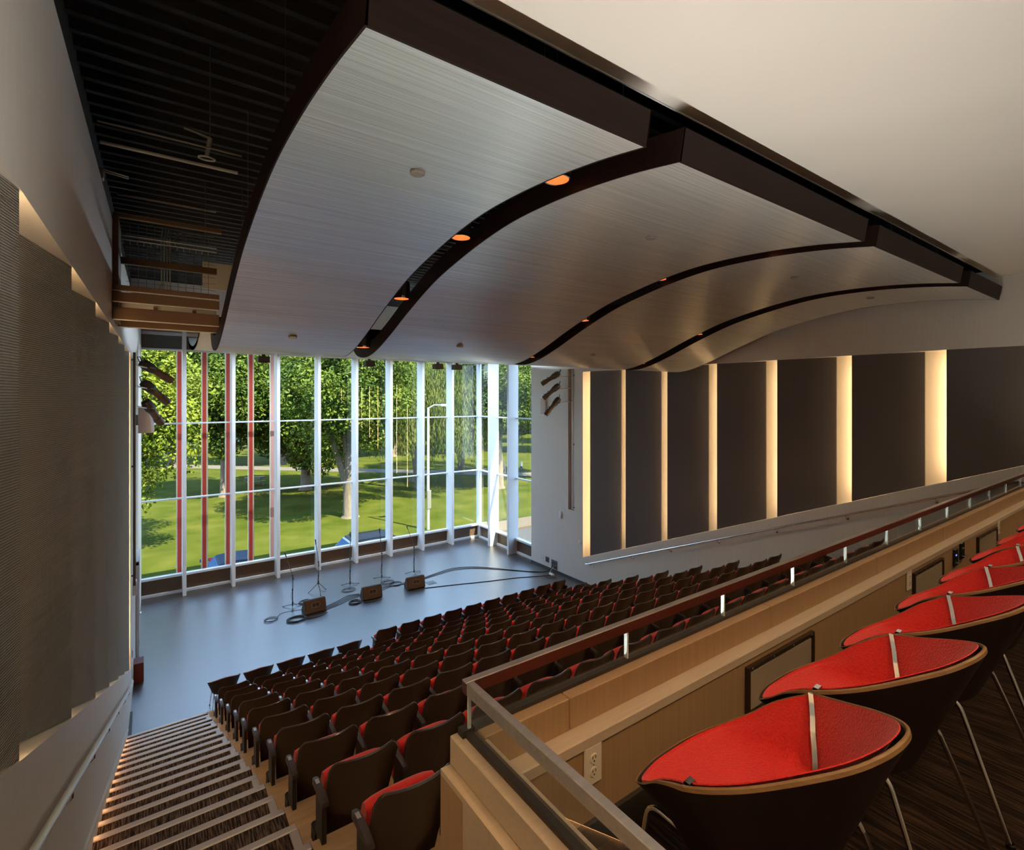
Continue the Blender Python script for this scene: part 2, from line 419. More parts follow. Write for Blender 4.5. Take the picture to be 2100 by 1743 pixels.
# side walls with recessed, back-lit acoustic panels
def side_wall(side):
    root = thing('wall_left' if side == 'l' else 'wall_right', None, None, kind='structure')
    P = lambda y, off, z: side_pt(side, y, off, z)
    def slab(name, ys, zs0, zs1, off0, off1, mat):
        (ya, yb) = ys
        a0, b0 = zs0; a1, b1 = zs1
        pts = [P(ya, off0, a0), P(yb, off0, b0), P(yb, off1, b0), P(ya, off1, a0),
               P(ya, off0, a1), P(yb, off0, b1), P(yb, off1, b1), P(ya, off1, a1)]
        return MB().hexa(pts).build(name, mat, root)
    D = 0.32
    YB = 12.03 - (Z_TOP - 1.02) / 0.4
    slab('lower_wall', (YB, Y_END), (-0.3, -0.3), (Z_TOP, z_slope(Y_END)), 0.0, D + 0.06, MT['wall'])
    slab('lower_wall', (Y_BACK, YB), (-0.3, -0.3), (Z_TOP, Z_TOP), 0.0, D + 0.06, MT['wall'])
    slab('upper_wall', (Y_BACK, Y_END), (Z_TOP, Z_TOP), (8.35, 8.35), 0.0, D + 0.06, MT['wall'])
    slab('recess_back', (Y_BACK, Y_END), (0.5, 0.5), (Z_TOP, Z_TOP), D, D + 0.06, MT['recess'])
    slab('upper_dark_wall', (Y_BACK, GLASS_Y + .1), (8.35, 8.35), (DECK, DECK), 0.26, 0.4, MT['void'])
    if side == 'l':
        slab('stage_wall', (Y_END, GLASS_Y + .1), (-0.3, -0.3), (8.35, 8.35), 0.0, D + 0.06, MT['wall'])
        box('base_strip', MT['frame_dark'], xl(13) - .02, xl(13) + .03, 11.35, 12.3, 0.0, 0.10, root)
    else:
        slab('stage_wall', (Y_END, 12.76), (-0.3, -0.3), (8.35, 8.35), 0.0, D + 0.06, MT['wall'])
        slab('stage_wall', (12.76, 13.08), (-0.3, -0.3), (2.36, 2.36), 0.0, D + 0.06, MT['wall'])
        slab('stage_wall', (12.76, 13.08), (7.17, 7.17), (8.35, 8.35), 0.0, D + 0.06, MT['wall'])
        slab('slot_back', (12.76, 13.08), (2.36, 2.36), (7.17, 7.17), 0.12, D + 0.06, MT['wall'])
        slab('stage_wall', (13.08, 15.15), (-0.3, -0.3), (8.35, 8.35), 0.0, D + 0.06, MT['wall'])
        slab('base_strip', (12.0, 15.15), (0, 0), (0.09, 0.09), -0.012, 0.0, MT['frame_dark'])
    # saw-tooth panels: far edge flush, near edge set back
    for k in range(0, 10):
        ye = 12.01 - 1.517 * k; yn = ye - 1.145
        if ye < Y_BACK + 1.2: break
        zt = Z_TOP - 0.001
        th = 0.03
        pts = [P(yn, 0.21, z_slope(yn) + .004), P(ye, 0.004, z_slope(ye) + .004), P(ye, 0.004 + th, z_slope(ye) + .004), P(yn, 0.21 + th, z_slope(yn) + .004),
               P(yn, 0.21, zt), P(ye, 0.004, zt), P(ye, 0.004 + th, zt), P(yn, 0.21 + th, zt)]
        if z_slope(yn) + 0.2 < zt:
            if side == 'l': pts = pts
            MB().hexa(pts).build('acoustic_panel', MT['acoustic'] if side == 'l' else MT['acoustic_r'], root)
            za, zb = z_slope(ye) + 0.12, zt - 0.08
            q = [P(ye - 0.10, 0.10, za), P(ye - 0.06, 0.10, za), P(ye - 0.06, 0.115, za), P(ye - 0.10, 0.115, za),
                 P(ye - 0.10, 0.10, zb), P(ye - 0.06, 0.10, zb), P(ye - 0.06, 0.115, zb), P(ye - 0.10, 0.115, zb)]
            MB().hexa(q).build('led_strip', MT['led'], root)
    return root
side_wall('l'); side_wall('r')

# ceiling: corrugated dark deck, roof above, cream soffit over the balcony
m = MB()
ys = np.arange(Y_BACK, GLASS_Y + 0.2, 0.075)
prof = [(y, DECK - 0.07 * (1 if (i % 4) in (0, 1) else 0)) for i, y in enumerate(ys)]
m.grid([[(-1.2, y, z) for y, z in prof], [(12.8, y, z) for y, z in prof]])
struct(m.build('ceiling', MT['void']))
struct(box('ceiling_roof_slab', MT['void'], -1.4, 13.2, Y_BACK - .3, GLASS_Y + .35, DECK + 0.02, DECK + 0.4))
struct(box('ceiling_soffit', MT['soffit'], -0.9, XR, Y_BACK, 2.27, 8.23, 8.40))
struct(box('ceiling_soffit_fascia', MT['void'], -0.9, XR + .2, 2.15, 2.265, 8.40, DECK - 0.08))
struct(box('trim_soffit_edge', MT['white_paint'], -0.6, XR, 2.262, 2.272, 8.222, 8.25))
struct(box('wall_rear', MT['wall'], -1.0, 12.2, Y_BACK - .25, Y_BACK, -0.3, DECK))

# window walls
fin_x = [0.86 + 1.357 * k for k in range(8)]
ZS, ZM1, ZM2, ZT, ZTT = 0.575, 2.985, 5.37, 7.70, 8.20
win1 = thing('window_1', None, None, (0, GLASS_Y, 0), kind='structure')
for x in fin_x:
    MB().bbox(x - 0.05, x + 0.05, 18.82, GLASS_Y, 0, 8.35, 0.006).build('post', MT['white_paint'], win1)
edges = [xl(GLASS_Y)] + fin_x + [GLASS_X]
for i in range(len(edges) - 1):
    a = edges[i] + (0.055 if i else 0); b = edges[i + 1] - 0.05
    for z, h, d in ((ZS, 0.075, 0.16), (ZM1, 0.045, 0.12), (ZM2, 0.045, 0.12), (ZT, 0.06, 0.12), (ZTT, 0.10, 0.12)):
        MB().bbox(a, b, GLASS_Y - d, GLASS_Y, z - h / 2, z + h / 2, 0.006).build('transom', MT['white_paint'], win1)
    MB().bbox(a, b, GLASS_Y - 0.11, GLASS_Y - 0.02, 0.0, 0.09, 0.006).build('base_rail', MT['white_paint'], win1)
    box('heater_panel', MT['bronze_panel'], a, b, GLASS_Y - 0.05, GLASS_Y, 0.09, ZS - 0.037, win1)
    for z0, z1 in ((ZS, ZM1), (ZM1, ZM2), (ZM2, ZT)):
        box('pane', MT['glass'], a, b, GLASS_Y - 0.022, GLASS_Y - 0.018, z0 + 0.02, z1 - 0.02, win1)
    box('spandrel_panel', MT['spandrel'], a, b, GLASS_Y - 0.05, GLASS_Y, ZT + 0.03, ZTT - 0.05, win1)
win2 = thing('window_2', None, None, (GLASS_X, 17.2, 0), kind='structure')
fin_y = [17.80, 16.40]
for y in fin_y:
    MB().bbox(11.47, GLASS_X, y - 0.055, y + 0.055, 0, 8.35, 0.006).build('post', MT['white_paint'], win2)
MB().bbox(GLASS_X - 0.10, GLASS_X + .05, GLASS_Y - 0.10, GLASS_Y + .05, 0, 8.35, 0.008).build('corner_post', MT['white_paint'], win2)
MB().bbox(GLASS_X - 0.13, GLASS_X - 0.02, GLASS_Y - 0.28, GLASS_Y - 0.20, 0, 8.35, 0.006).build('corner_post', MT['white_paint'], win2)
ey = [GLASS_Y] + fin_y + [15.15]
for i in range(3):
    b = ey[i] - (0.055 if i else 0.2); a = ey[i + 1] + (0.055 if i < 2 else 0)
    for z, h, d in ((ZS, 0.075, 0.16), (ZM1, 0.045, 0.12), (ZM2, 0.045, 0.12), (ZT, 0.06, 0.12), (ZTT, 0.10, 0.12)):
        MB().bbox(GLASS_X - d, GLASS_X, a, b, z - h / 2, z + h / 2, 0.006).build('transom', MT['white_paint'], win2)
    MB().bbox(GLASS_X - 0.11, GLASS_X - 0.02, a, b, 0.0, 0.09, 0.006).build('base_rail', MT['white_paint'], win2)
    box('heater_panel', MT['bronze_panel'], GLASS_X - 0.05, GLASS_X, a, b, 0.09, ZS - 0.037, win2)
    for z0, z1 in ((ZS, ZM1), (ZM1, ZM2), (ZM2, ZT)):
        box('pane', MT['glass'], GLASS_X - 0.022, GLASS_X - 0.018, a, b, z0 + 0.02, z1 - 0.02, win2)
    box('spandrel_panel', MT['spandrel'], GLASS_X - 0.05, GLASS_X, a, b, ZT + 0.03, ZTT - 0.05, win2)
struct(box('wall_above_window', MT['wall'], -0.7, 12.4, GLASS_Y - 0.04, GLASS_Y + 0.25, 8.25, DECK))
struct(box('wall_above_side_window', MT['wall'], GLASS_X - 0.04, GLASS_X + 0.25, 15.15, GLASS_Y - .04, 8.25, DECK))
struct(box('wall_outer_left', MT['wall'], -1.4, -0.8, Y_BACK, GLASS_Y + .2, -1.8, DECK))
struct(box('wall_outer_right', MT['wall'], XR + .4, XR + 0.7, Y_BACK, 15.15, -1.8, DECK))
struct(box('wall_plinth', MT['spandrel'], -1.2, 12.4, 19.36, 19.5, -1.8, ZS - .02))
struct(box('wall_plinth', MT['spandrel'], 11.97, 12.1, 15.0, 19.36, -1.8, ZS - .02))

# ------------------------------------------------------------------ balcony
BF = H - 1.38                             # balcony floor level
BX0 = 0.65                                # outer face of its left parapet
box_b = struct(box('floor_balcony', MT['carpet_b'], 0.72, XR - .005, Y_BACK, 1.12, BF - 0.25, BF))
wb = thing('wall_balcony', None, None, (0.7, 1.2, BF), kind='structure')
zi, zr_, zc_ = H - 1.035, H - 0.932, H - 1.02
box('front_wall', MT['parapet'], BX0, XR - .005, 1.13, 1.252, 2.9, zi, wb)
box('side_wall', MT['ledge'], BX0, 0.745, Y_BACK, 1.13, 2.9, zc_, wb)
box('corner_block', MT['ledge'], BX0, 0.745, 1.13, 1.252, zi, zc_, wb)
# low inner ledge with its riser
MB().bbox(0.745, XR - .005, 1.122, 1.19, zi - 0.035, zi + 0.003, 0.004).build('ledge', MT['ledge'], wb)
xs = [0.745, 1.06] + [1.06 + 1.2 * k for k in range(1, 9)] + [XR - .005]
for a, b in zip(xs[:-1], xs[1:]):
    if b > a: MB().bbox(a + 0.0012, b - 0.0012, 1.179, 1.252, zi + 0.001, zr_, 0.003).build('riser_panel', MT['parapet'], wb)
MB().bbox(0.679, 0.76, Y_BACK, 1.253, zc_ + 0.001, zr_ - .008, 0.003).build('side_cap', MT['ledge'], wb)
box('baseboard', MT['frame_dark'], 0.75, XR - .005, 1.115, 1.13, BF, BF + 0.085, wb)

# glazed guard rail on the parapet
GZ0, GZ1 = zr_ - 0.03, H - 0.825
RZ0, RZ1 = H - 0.825, H - 0.789
gr = tag(thing('balcony_guard_rail', 'glass guard rail with brushed steel handrail along the balcony parapet', 'railing', (0.72, 1.24, zr_)))
GY = 1.230
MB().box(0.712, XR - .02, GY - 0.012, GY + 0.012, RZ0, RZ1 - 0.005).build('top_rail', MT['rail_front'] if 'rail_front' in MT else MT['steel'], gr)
MB().bbox(0.712, 0.735, Y_BACK + .05, GY - 0.012, RZ0, RZ1, 0.002).build('top_rail', MT['steel'], gr)
MB().bbox(0.712, XR - .02, GY - 0.012, GY + 0.012, RZ1 - 0.0045, RZ1, 0.001).build('rail_cap', MT['steel'], gr)
jx = [0.722] + [1.373 + 0.597 * k for k in range(0, 17)] + [XR - .02]
for i, (a, b) in enumerate(zip(jx[:-1], jx[1:])):
    box('glass_pane', MT['railglass'], a + 0.004, b - 0.004, GY - 0.005, GY + 0.005, GZ0, RZ0 + .01, gr)
    if i: box('joint_strip', MT['glass_edge'], a - 0.0035, a + 0.0035, GY - 0.007, GY + 0.007, GZ0 + .03, RZ0, gr)
box('glass_pane', MT['railglass'], 0.719, 0.728, -1.2, GY - 0.012, GZ0, RZ0 + .01, gr)
box('glass_pane', MT['railglass'], 0.719, 0.728, Y_BACK + .05, -1.208, GZ0, RZ0 + .01, gr)
box('corner_joint', MT['glass_edge'], 0.719, 0.728, GY - 0.011, GY - 0.005, GZ0, RZ0, gr)
box('base_channel', MT['frame_dark'], 0.70, XR - .02, GY - 0.014, GY + 0.014, zr_ - 0.012, zr_ + 0.012, gr)
box('base_channel', MT['frame_dark'], 0.709, 0.737, Y_BACK + .05, GY - 0.014, zr_ - 0.02, zr_ + 0.006, gr)

# wall plates and grilles on the balcony parapet (inner face y = 1.13)
def outlet(x, zc, label):
    o = tag(thing('power_outlet', label, 'outlet', (x, 1.13, zc)))
    MB().bbox(x - 0.037, x + 0.037, 1.121, 1.1295, zc - 0.060, zc + 0.060, 0.003).build('cover_plate', MT['ivory'], o)
    for s in (-1, 1):
        c = zc + s * 0.0205
        rc = MB().lathe([(0.0, 0.003), (0.0145, 0.003), (0.016, 0.0)], (x, 1.1212, c), 20, (0, -1, 0)).build('receptacle', MT['ivory'], o)
        for dx in (-0.006, 0.006):
            box('slot', MT['ivory_hole'], x + dx - 0.001, x + dx + 0.001, 1.1172, 1.1185, c + 0.001, c + 0.009, rc)
        MB().lathe([(0.0, 0.0012), (0.0024, 0.0012), (0.0024, 0)], (x, 1.1183, c - 0.006), 10, (0, -1, 0)).build('slot', MT['ivory_hole'], rc)
    MB().lathe([(0.0, 0.0015), (0.0025, 0.001), (0.003, 0)], (x, 1.121, zc), 10, (0, -1, 0)).build('screw', MT['steel'], o)
    return o
outlet(1.105, 5.056, 'ivory duplex power outlet on the balcony wall nearest the glass corner')
outlet(3.794, 5.062, 'ivory duplex power outlet left of the middle beige grille on the balcony wall')
outlet(5.92, 5.072, 'ivory duplex power outlet right of the farthest beige grille on the balcony wall')
def grille(x0, x1, label):
    z0, z1 = 4.89, 5.088
    o = tag(thing('air_grille', label, 'grille', ((x0 + x1) / 2, 1.13, z0)))
    for nm, a in (('frame', (x0, x1, z1 - 0.014, z1)), ('frame', (x0, x1, z0, z0 + 0.014)), ('frame', (x0, x0 + 0.014, z0 + 0.014, z1 - 0.014)), ('frame', (x1 - 0.014, x1, z0 + 0.014, z1 - 0.014))):
        box(nm, MT['frame_brown'], a[0], a[1], 1.112, 1.1295, a[2], a[3], o)
    MB().bbox(x0 + 0.02, x1 - 0.02, 1.118, 1.1292, z0 + 0.018, z1 - 0.026, 0.002).build('perforated_face', MT['grille'], o)
    for q in range(4):
        xx = x0 + 0.03 + (x1 - x0 - 0.06) * q / 3
        MB().lathe([(0, 0.002), (0.0035, 0.0015), (0.004, 0)], (xx, 1.112, z1 - 0.007), 8, (0, -1, 0)).build('screw', MT['steel'], o)
    return o
MT['frame_brown'] = M('dark_brown_metal_frame', (0.05, 0.028, 0.015), 0.4, metal=0.3)
grille(1.963, 2.532, 'beige perforated air grille in dark frame nearest the camera')
grille(3.861, 4.423, 'beige perforated air grille between the power outlet and black control plates')
grille(5.27, 5.84, 'beige perforated air grille farthest along the balcony wall')
def plate(x, zc, label, hook):
    o = tag(thing('control_plate', label, 'control plate', (x, 1.13, zc)))
    MB().bbox(x - 0.045, x + 0.045, 1.117, 1.1295, zc - 0.06, zc + 0.06, 0.003).build('panel', MT['black_gloss'], o)
    if hook:
        box('display', MT['blue_led'], x - 0.018, x + 0.002, 1.1155, 1.117, zc + 0.012, zc + 0.022, o)
    else:
        for q in range(3):
            MB().lathe([(0, 0.003), (0.004, 0.003), (0.004, 0)], (x - 0.012 + 0.014 * q, 1.117, zc + 0.02), 8, (0, -1, 0)).build('button', MT['steel'], o)
    MB().tube([(x - 0.03, 1.117, zc - 0.03), (x - 0.03, 1.098, zc - 0.032), (x + 0.03, 1.098, zc - 0.032), (x + 0.03, 1.117, zc - 0.03)], 0.0025, 6).build('bar', MT['chrome'], o, smooth=True)
MT['blue_led'] = M('blue_indicator', (0.1, 0.15, 0.9), 0.4, emit=(0.15, 0.2, 1.0), es=1.2)
plate(4.716, 5.035, 'black control plate with blue indicator and chrome bar on the balcony wall', True)
plate(4.870, 5.055, 'black control plate with small silver buttons beside the blue-lit plate', False)
# ================================================================== CEILING CLOUDS
def spline(pts, n):
    """Catmull-Rom through points, n samples per span"""
    pts = [np.array(p, float) for p in pts]
    P = [2 * pts[0] - pts[1]] + pts + [2 * pts[-1] - pts[-2]]
    out = []
    for i in range(1, len(P) - 2):
        p0, p1, p2, p3 = P[i - 1:i + 3]
        for k in range(n):
            t = k / n
            out.append(0.5 * ((2 * p1) + (-p0 + p2) * t + (2 * p0 - 5 * p1 + 4 * p2 - p3) * t * t + (-p0 + 3 * p1 - 3 * p2 + p3) * t ** 3))
    out.append(P[-2])
    return out
PROF = spline([(2.16, 7.80), (2.6, 7.872), (3.1, 7.926), (3.6, 7.952), (4.1, 7.95), (4.6, 7.905), (5.2, 7.81), (5.9, 7.655), (6.7, 7.385), (7.4, 7.115), (8.0, 6.925), (8.45, 6.868), (8.85, 6.93), (9.08, 7.10), (9.15, 7.38)], 5)
def offset_profile(prof, t):
    out = []
    for i, p in enumerate(prof):
        a = prof[max(i - 1, 0)]; b = prof[min(i + 1, len(prof) - 1)]
        d = b - a; n = np.array([-d[1], d[0]]) / np.hypot(*d)
        out.append(p + n * t)
    return out
PTOP = offset_profile(PROF, 0.22)
def cloud_z(y):
    return float(np.interp(y, [p[0] for p in PROF[:-10]], [p[1] for p in PROF[:-10]]))
def cloud_panel(x0, x1, label, discs):
    o = tag(thing('ceiling_panel', label, 'ceiling panel', ((x0 + x1) / 2, 5.6, 7.8), 'curved acoustic ceiling panels over the seats'))
    n = 12
    e = 0.012
    MB().grid([[(x0 + e + (x1 - x0 - 2 * e) * i / n, p[0], p[1]) for p in PROF] for i in range(n + 1)]).build('soffit_skin', MT['cloud'], o, smooth=True)
    # dark edge band all round and the top
    for xa, xb in ((x0, x0 + e), (x1 - e, x1)):
        m = MB()
        m.grid([[(xa, p[0], p[1] - .002) for p in PROF], [(xb, p[0], p[1] - .002) for p in PROF], [(xb, p[0], p[1]) for p in PTOP], [(xa, p[0], p[1]) for p in PTOP]], close_v=True)
        m.build('side_edge', MT['cloud_edge'], o, smooth=False)
    a, b = PROF[0], PTOP[0]
    MB().hexa([(x0 + e, a[0], a[1]), (x1 - e, a[0], a[1]), (x1 - e, a[0] + .02, a[1] + .002), (x0 + e, a[0] + .02, a[1] + .002),
               (x0 + e, b[0], b[1]), (x1 - e, b[0], b[1]), (x1 - e, b[0] + .02, b[1]), (x0 + e, b[0] + .02, b[1])]).build('rear_edge', MT['cloud_edge'], o)
    MB().grid([[(x0 + e, p[0], p[1]) for p in PTOP], [(x1 - e, p[0], p[1]) for p in PTOP]]).build('top_skin', MT['cloud_edge'], o)
    for (u, v) in discs:
        x = None
        # find the point on the underside along the pixel's ray
        d = px_ray(u, v); best = None
        for k in range(200, 1100):
            p = Vector((0, 0, H)) + d * (k * 0.012)
            if 2.3 < p.y < 8.4 and p.z >= cloud_z(p.y):
                best = p; break
        if best is None: continue
        x = min(max(best.x, x0 + .1), x1 - .1); y = best.y; z = cloud_z(y)
        MB().lathe([(0.0, -0.012), (0.05, -0.012), (0.058, -0.004), (0.058, 0.01)], (x, y, z - .012), 24).build('cover_disc', MT['disc'], o, smooth=False)
    for xs_ in (x0 + 0.25, x1 - 0.25):
        for y in (2.9, 5.0, 7.2):
            MB().tube([(xs_, y, cloud_z(y) + 0.2), (xs_, y, DECK - 0.05)], 0.003, 5).build('hanger_rod', MT['void_steel'], o)
    return o
MT['disc'] = M('grey_disc', (0.30, 0.29, 0.27), 0.5)
MT['void_steel'] = M('dull_grey_steel', (0.13, 0.125, 0.115), 0.5, metal=0.5)
MT['void_bright'] = M('galvanised_steel', (0.42, 0.42, 0.38), 0.45, metal=0.4)
cloud_panel(0.756, 2.61, 'nearest curved brushed-grey ceiling panel with two cover discs', [(856, 352), (600, 690)])
cloud_panel(2.95, 6.02, 'second curved brushed-grey ceiling panel from the left wall', [(1335, 486), (943, 709)])
cloud_panel(6.29, 9.30, 'third curved ceiling panel from the left wall, brownish grey', [(1630, 568), (1215, 728)])
cloud_panel(9.65, 11.42, 'farthest curved ceiling panel against the right wall, brown in shade', [(1785, 610), (1377, 740)])

def downlight(x, y, label, power=28):
    z = cloud_z(y) + 0.075
    o = tag(thing('downlight', label, 'downlight', (x, y, z), 'copper downlights in the gaps between ceiling panels'))
    MB().lathe([(0.098, 0.0), (0.112, 0.0), (0.112, 0.03), (0.098, 0.03)], (x, y, z - .002), 28).build('trim_ring', MT['chrome'], o, smooth=True)
    MB().lathe([(0.099, 0.0), (0.085, 0.09), (0.06, 0.15)], (x, y, z), 28).build('reflector_cone', MT['copper'], o, smooth=True)
    MB().lathe([(0.113, 0.02), (0.113, 0.22), (0.0, 0.22)], (x, y, z), 20).build('can', MT['black'], o, smooth=True)
    MB().lathe([(0.0, 0.0), (0.055, 0.0)], (x, y, z + 0.148), 20).build('lamp', MT['lamp'], o)
    MB().tube([(x, y, z + 0.22), (x, y, DECK - 0.05)], 0.006, 6).build('stem', MT['black'], o)
    l = light('downlight_beam', 'SPOT', (x, y, z - 0.01), power, (1.0, 0.72, 0.46), spot_size=math.radians(95), spot_blend=0.7, shadow_soft_size=0.08)
    l.parent = o; l.location = (0, 0, -0.01)
    return o
ORDN = ordn = ['first', 'second', 'third', 'fourth']
gapn = ['the gap nearest the left wall', 'the middle ceiling gap', 'the gap nearest the right wall']
for gi, gx in enumerate((2.78, 6.155, 9.475)):
    for k, y in enumerate((3.25, 4.87, 6.5, 8.03)):
        downlight(gx, y, f'copper downlight, {ordn[k]} from the balcony in {gapn[gi]}')

# second, trough-shaped reflector over the stage
rp_ = spline([(12.3, 7.78), (12.7, 7.58), (13.4, 7.40), (14.3, 7.35), (15.2, 7.40), (16.2, 7.56), (16.9, 7.78)], 4)
rt_ = offset_profile(rp_, 0.10)
o = tag(thing('stage_reflector', 'pale trough-shaped acoustic reflector hung above the stage behind the ceiling panels', 'reflector', (6, 14.3, 7.4)))
MB().grid([[(0.85, p[0], p[1]) for p in rp_], [(11.2, p[0], p[1]) for p in rp_], [(11.2, p[0], p[1]) for p in rt_], [(0.85, p[0], p[1]) for p in rt_]], close_v=True).build('trough_skin', MT['reflector'], o, smooth=True)
for x in (0.85, 11.2):
    MB().prism([(x, p[0], p[1]) for p in rp_] + [(x, p[0], p[1]) for p in reversed(rt_)], (0.02, 0, 0)).build('end_plate', MT['reflector'], o)
for x in (2.0, 6.0, 10.0):
    MB().tube([(x, 14.3, 7.45), (x, 14.3, DECK)], 0.004, 5).build('hanger_rod', MT['void_steel'], o)

# work lights hung over the stage
def stage_light(x, label):
    y, z = 15.0, 7.13
    o = tag(thing('stage_work_light', label, 'stage light', (x, y, z), 'black work lights above the stage'))
    hs = MB()
    for q in ((-.14, .14, -.12, -.105), (-.14, .14, .105, .12), (-.14, -.125, -.105, .105), (.125, .14, -.105, .105)): hs.box(x + q[0], x + q[1], y + q[2], y + q[3], z, z + .15)
    hs.box(x - .14, x + .14, y - .12, y + .12, z + .15, z + .165)
    hs.build('housing', MT['black'], o)
    MB().bbox(x - 0.04, x + 0.04, y - 0.04, y + 0.04, z + 0.165, z + 0.225, 0.008).build('yoke', MT['black'], o)
    box('lens', MT['black_gloss'], x - 0.11, x + 0.11, y - 0.09, y + 0.09, z + 0.02, z + .024, o)
MT['added_batten_lens'] = M('added_batten_lens', (0.9, 0.95, 1), 0.3, emit=(0.8, 0.9, 1.0), es=6.0)
for x, nm in ((2.47, 'nearest the left wall'), (5.38, 'second from the left wall'), (7.69, 'third from the left wall'), (8.40, 'nearest the right wall')):
    stage_light(x, f'small black work light above the stage window, {nm}')

# added lit battens, hidden behind the reflector, for cool light on the stage
for k, x in enumerate((2.6, 5.0, 7.6, 10.0)):
    o = tag(thing('added_batten', f'added cool white batten above the stage window, {ORDN[k]} from the left wall', 'stage light', (x, 16.9, 8.05), 'added battens near the window head'))
    MB().bbox(x - .5, x + .5, 16.8, 17.0, 8.06, 8.16, .01).build('housing', MT['black'], o)
    box('lens', MT['added_batten_lens'], x - .48, x + .48, 16.82, 16.98, 8.052, 8.06, o)
    for dx in (-.4, .4): MB().tube([(x + dx, 16.9, 8.15), (x + dx, 16.9, DECK - .05)], .006, 6).build('hanger_rod', MT['void_steel'], o)
    l = light('added_batten_beam', 'AREA', (0, 0, 0), 185, (0.72, 0.86, 1.0), shape='RECTANGLE', size=0.9, size_y=0.16)
    l.parent = o; l.location = (0, 0, -0.01); l.rotation_euler = (math.radians(-12), 0, 0)

# ================================================================== CEILING VOID AT LEFT
def vthing(name, label, cat, mat, build, smooth=False):
    m = MB(); build(m); o = m.build(name, mat, smooth=smooth); tag(o, label, cat); return o
for z0, z1, y, lb in ((7.49, 7.555, 7.80, 'thin brown timber fascia board, topmost of the stack beside the left wall'),
                      (7.354, 7.47, 7.80, 'brown timber fascia board second from the top beside the left wall'),
                      (7.138, 7.285, 7.80, 'wide brown timber fascia board third from the top beside the left wall'),
                      (7.15, 7.24, 8.70, 'lowest brown timber fascia board, set back toward the stage')):
    o = tag(thing('fascia_board', lb, 'board', (0.2, y, z0), 'brown fascia boards at the end of the ceiling void'))
    MB().bbox(xl(y) + .005, 0.745 if y < 8 else 1.3, y - 0.02, y + 0.02, z0, z1, 0.004).build('board', MT['beam'], o)
    box('edge_strip', MT['white_paint'], xl(y) + .005, 0.745 if y < 8 else 1.3, y - 0.018, y + 0.018, z0 - 0.008, z0, o)
o = tag(thing('ceiling_duct', 'pale painted duct lying between the brown fascia boards', 'duct', (0.2, 8.2, 7.26)))
MB().bbox(xl(8) + .01, 0.74, 8.1, 8.3, 7.245, 7.42, 0.01).build('casing', MT['reflector'], o)
for x in (0.05, 0.48): box('bracket', MT['beam'], x - 0.02, x + 0.02, 8.05, 8.1, 7.25, 7.36, o)
o = MB().bbox(xl(7.8) - .02, xl(7.8) + .06, 7.84, 8.5, 7.15, 8.4, 0.005).build('wall_post', MT['beam']); tag(o, 'brown post on the left wall behind the fascia boards', 'post')
def xpipe(name, label, cat, y, z, r, mat, x1=0.78):
    o = MB().tube([(xl(y) + .003, y, z), (x1, y, z)], r, 8).build(name, mat, smooth=True); tag(o, label, cat); return o
for (u0, v0, y, r, m_, lb) in ((300, 272, 6.0, 0.012, 'void_steel', 'thin grey pipe nearest the balcony in the dark ceiling void'),
                               (300, 408, 8.6, 0.02, 'void_steel', 'dull pipe crossing the middle of the dark ceiling void'),
                               (300, 489, 8.5, 0.008, 'void_bright', 'upper bright rod of the cable ladder in the ceiling void'),
                               (300, 497, 8.5, 0.008, 'void_bright', 'lower bright rod of the cable ladder in the ceiling void')):
    p = at_y(u0, v0, y)
    xpipe('ceiling_pipe', lb, 'pipe', y, p.z, r, MT[m_])
p = at_y(300, 313, 6.3)
o = MB().bbox(xl(6.3), 0.78, 6.28, 6.32, p.z - .008, p.z + .014, 0.003).build('lighting_bar', MT['void_bright']); tag(o, 'bright flat lighting bar crossing the dark ceiling void', 'bar')
for v, y, h, lb in ((451, 7.9, 0.05, 'slim brown beam high in the ceiling void'), (540, 8.5, 0.09, 'brown beam above the fascia boards in the ceiling void')):
    p = at_y(300, v, y)
    o = MB().bbox(xl(y), 0.78, y - .03, y + .03, p.z - h / 2, p.z + h / 2, 0.004).build('void_beam', MT['beam']); tag(o, lb, 'beam')
    pz = p.z
# cable-ladder rungs
o = tag(thing('cable_ladder_rungs', 'row of short hanging rungs under the cable ladder rods', 'rungs', (0.2, 8.5, 8.3)))
pz = at_y(300, 497, 8.5).z
for k in range(14):
    x = -0.3 + 0.075 * k
    box('rung', MT['void_bright'], x - .003, x + .003, 8.497, 8.503, pz - 0.06, pz - 0.008, o)
# wire mesh screen
o = tag(thing('wire_mesh_screen', 'dark wire mesh screen behind the fascia boards in the ceiling void', 'mesh', (0.3, 9.4, 7.5)))
for k in range(11): box('wire', MT['void_steel'], -0.25 + 0.1 * k - .003, -0.25 + 0.1 * k + .003, 9.40, 9.406, 7.45, 8.75, o)
for k in range(12): box('wire', MT['void_steel'], -0.3, 0.85, 9.406, 9.412, 7.5 + 0.1 * k, 7.505 + 0.1 * k, o)
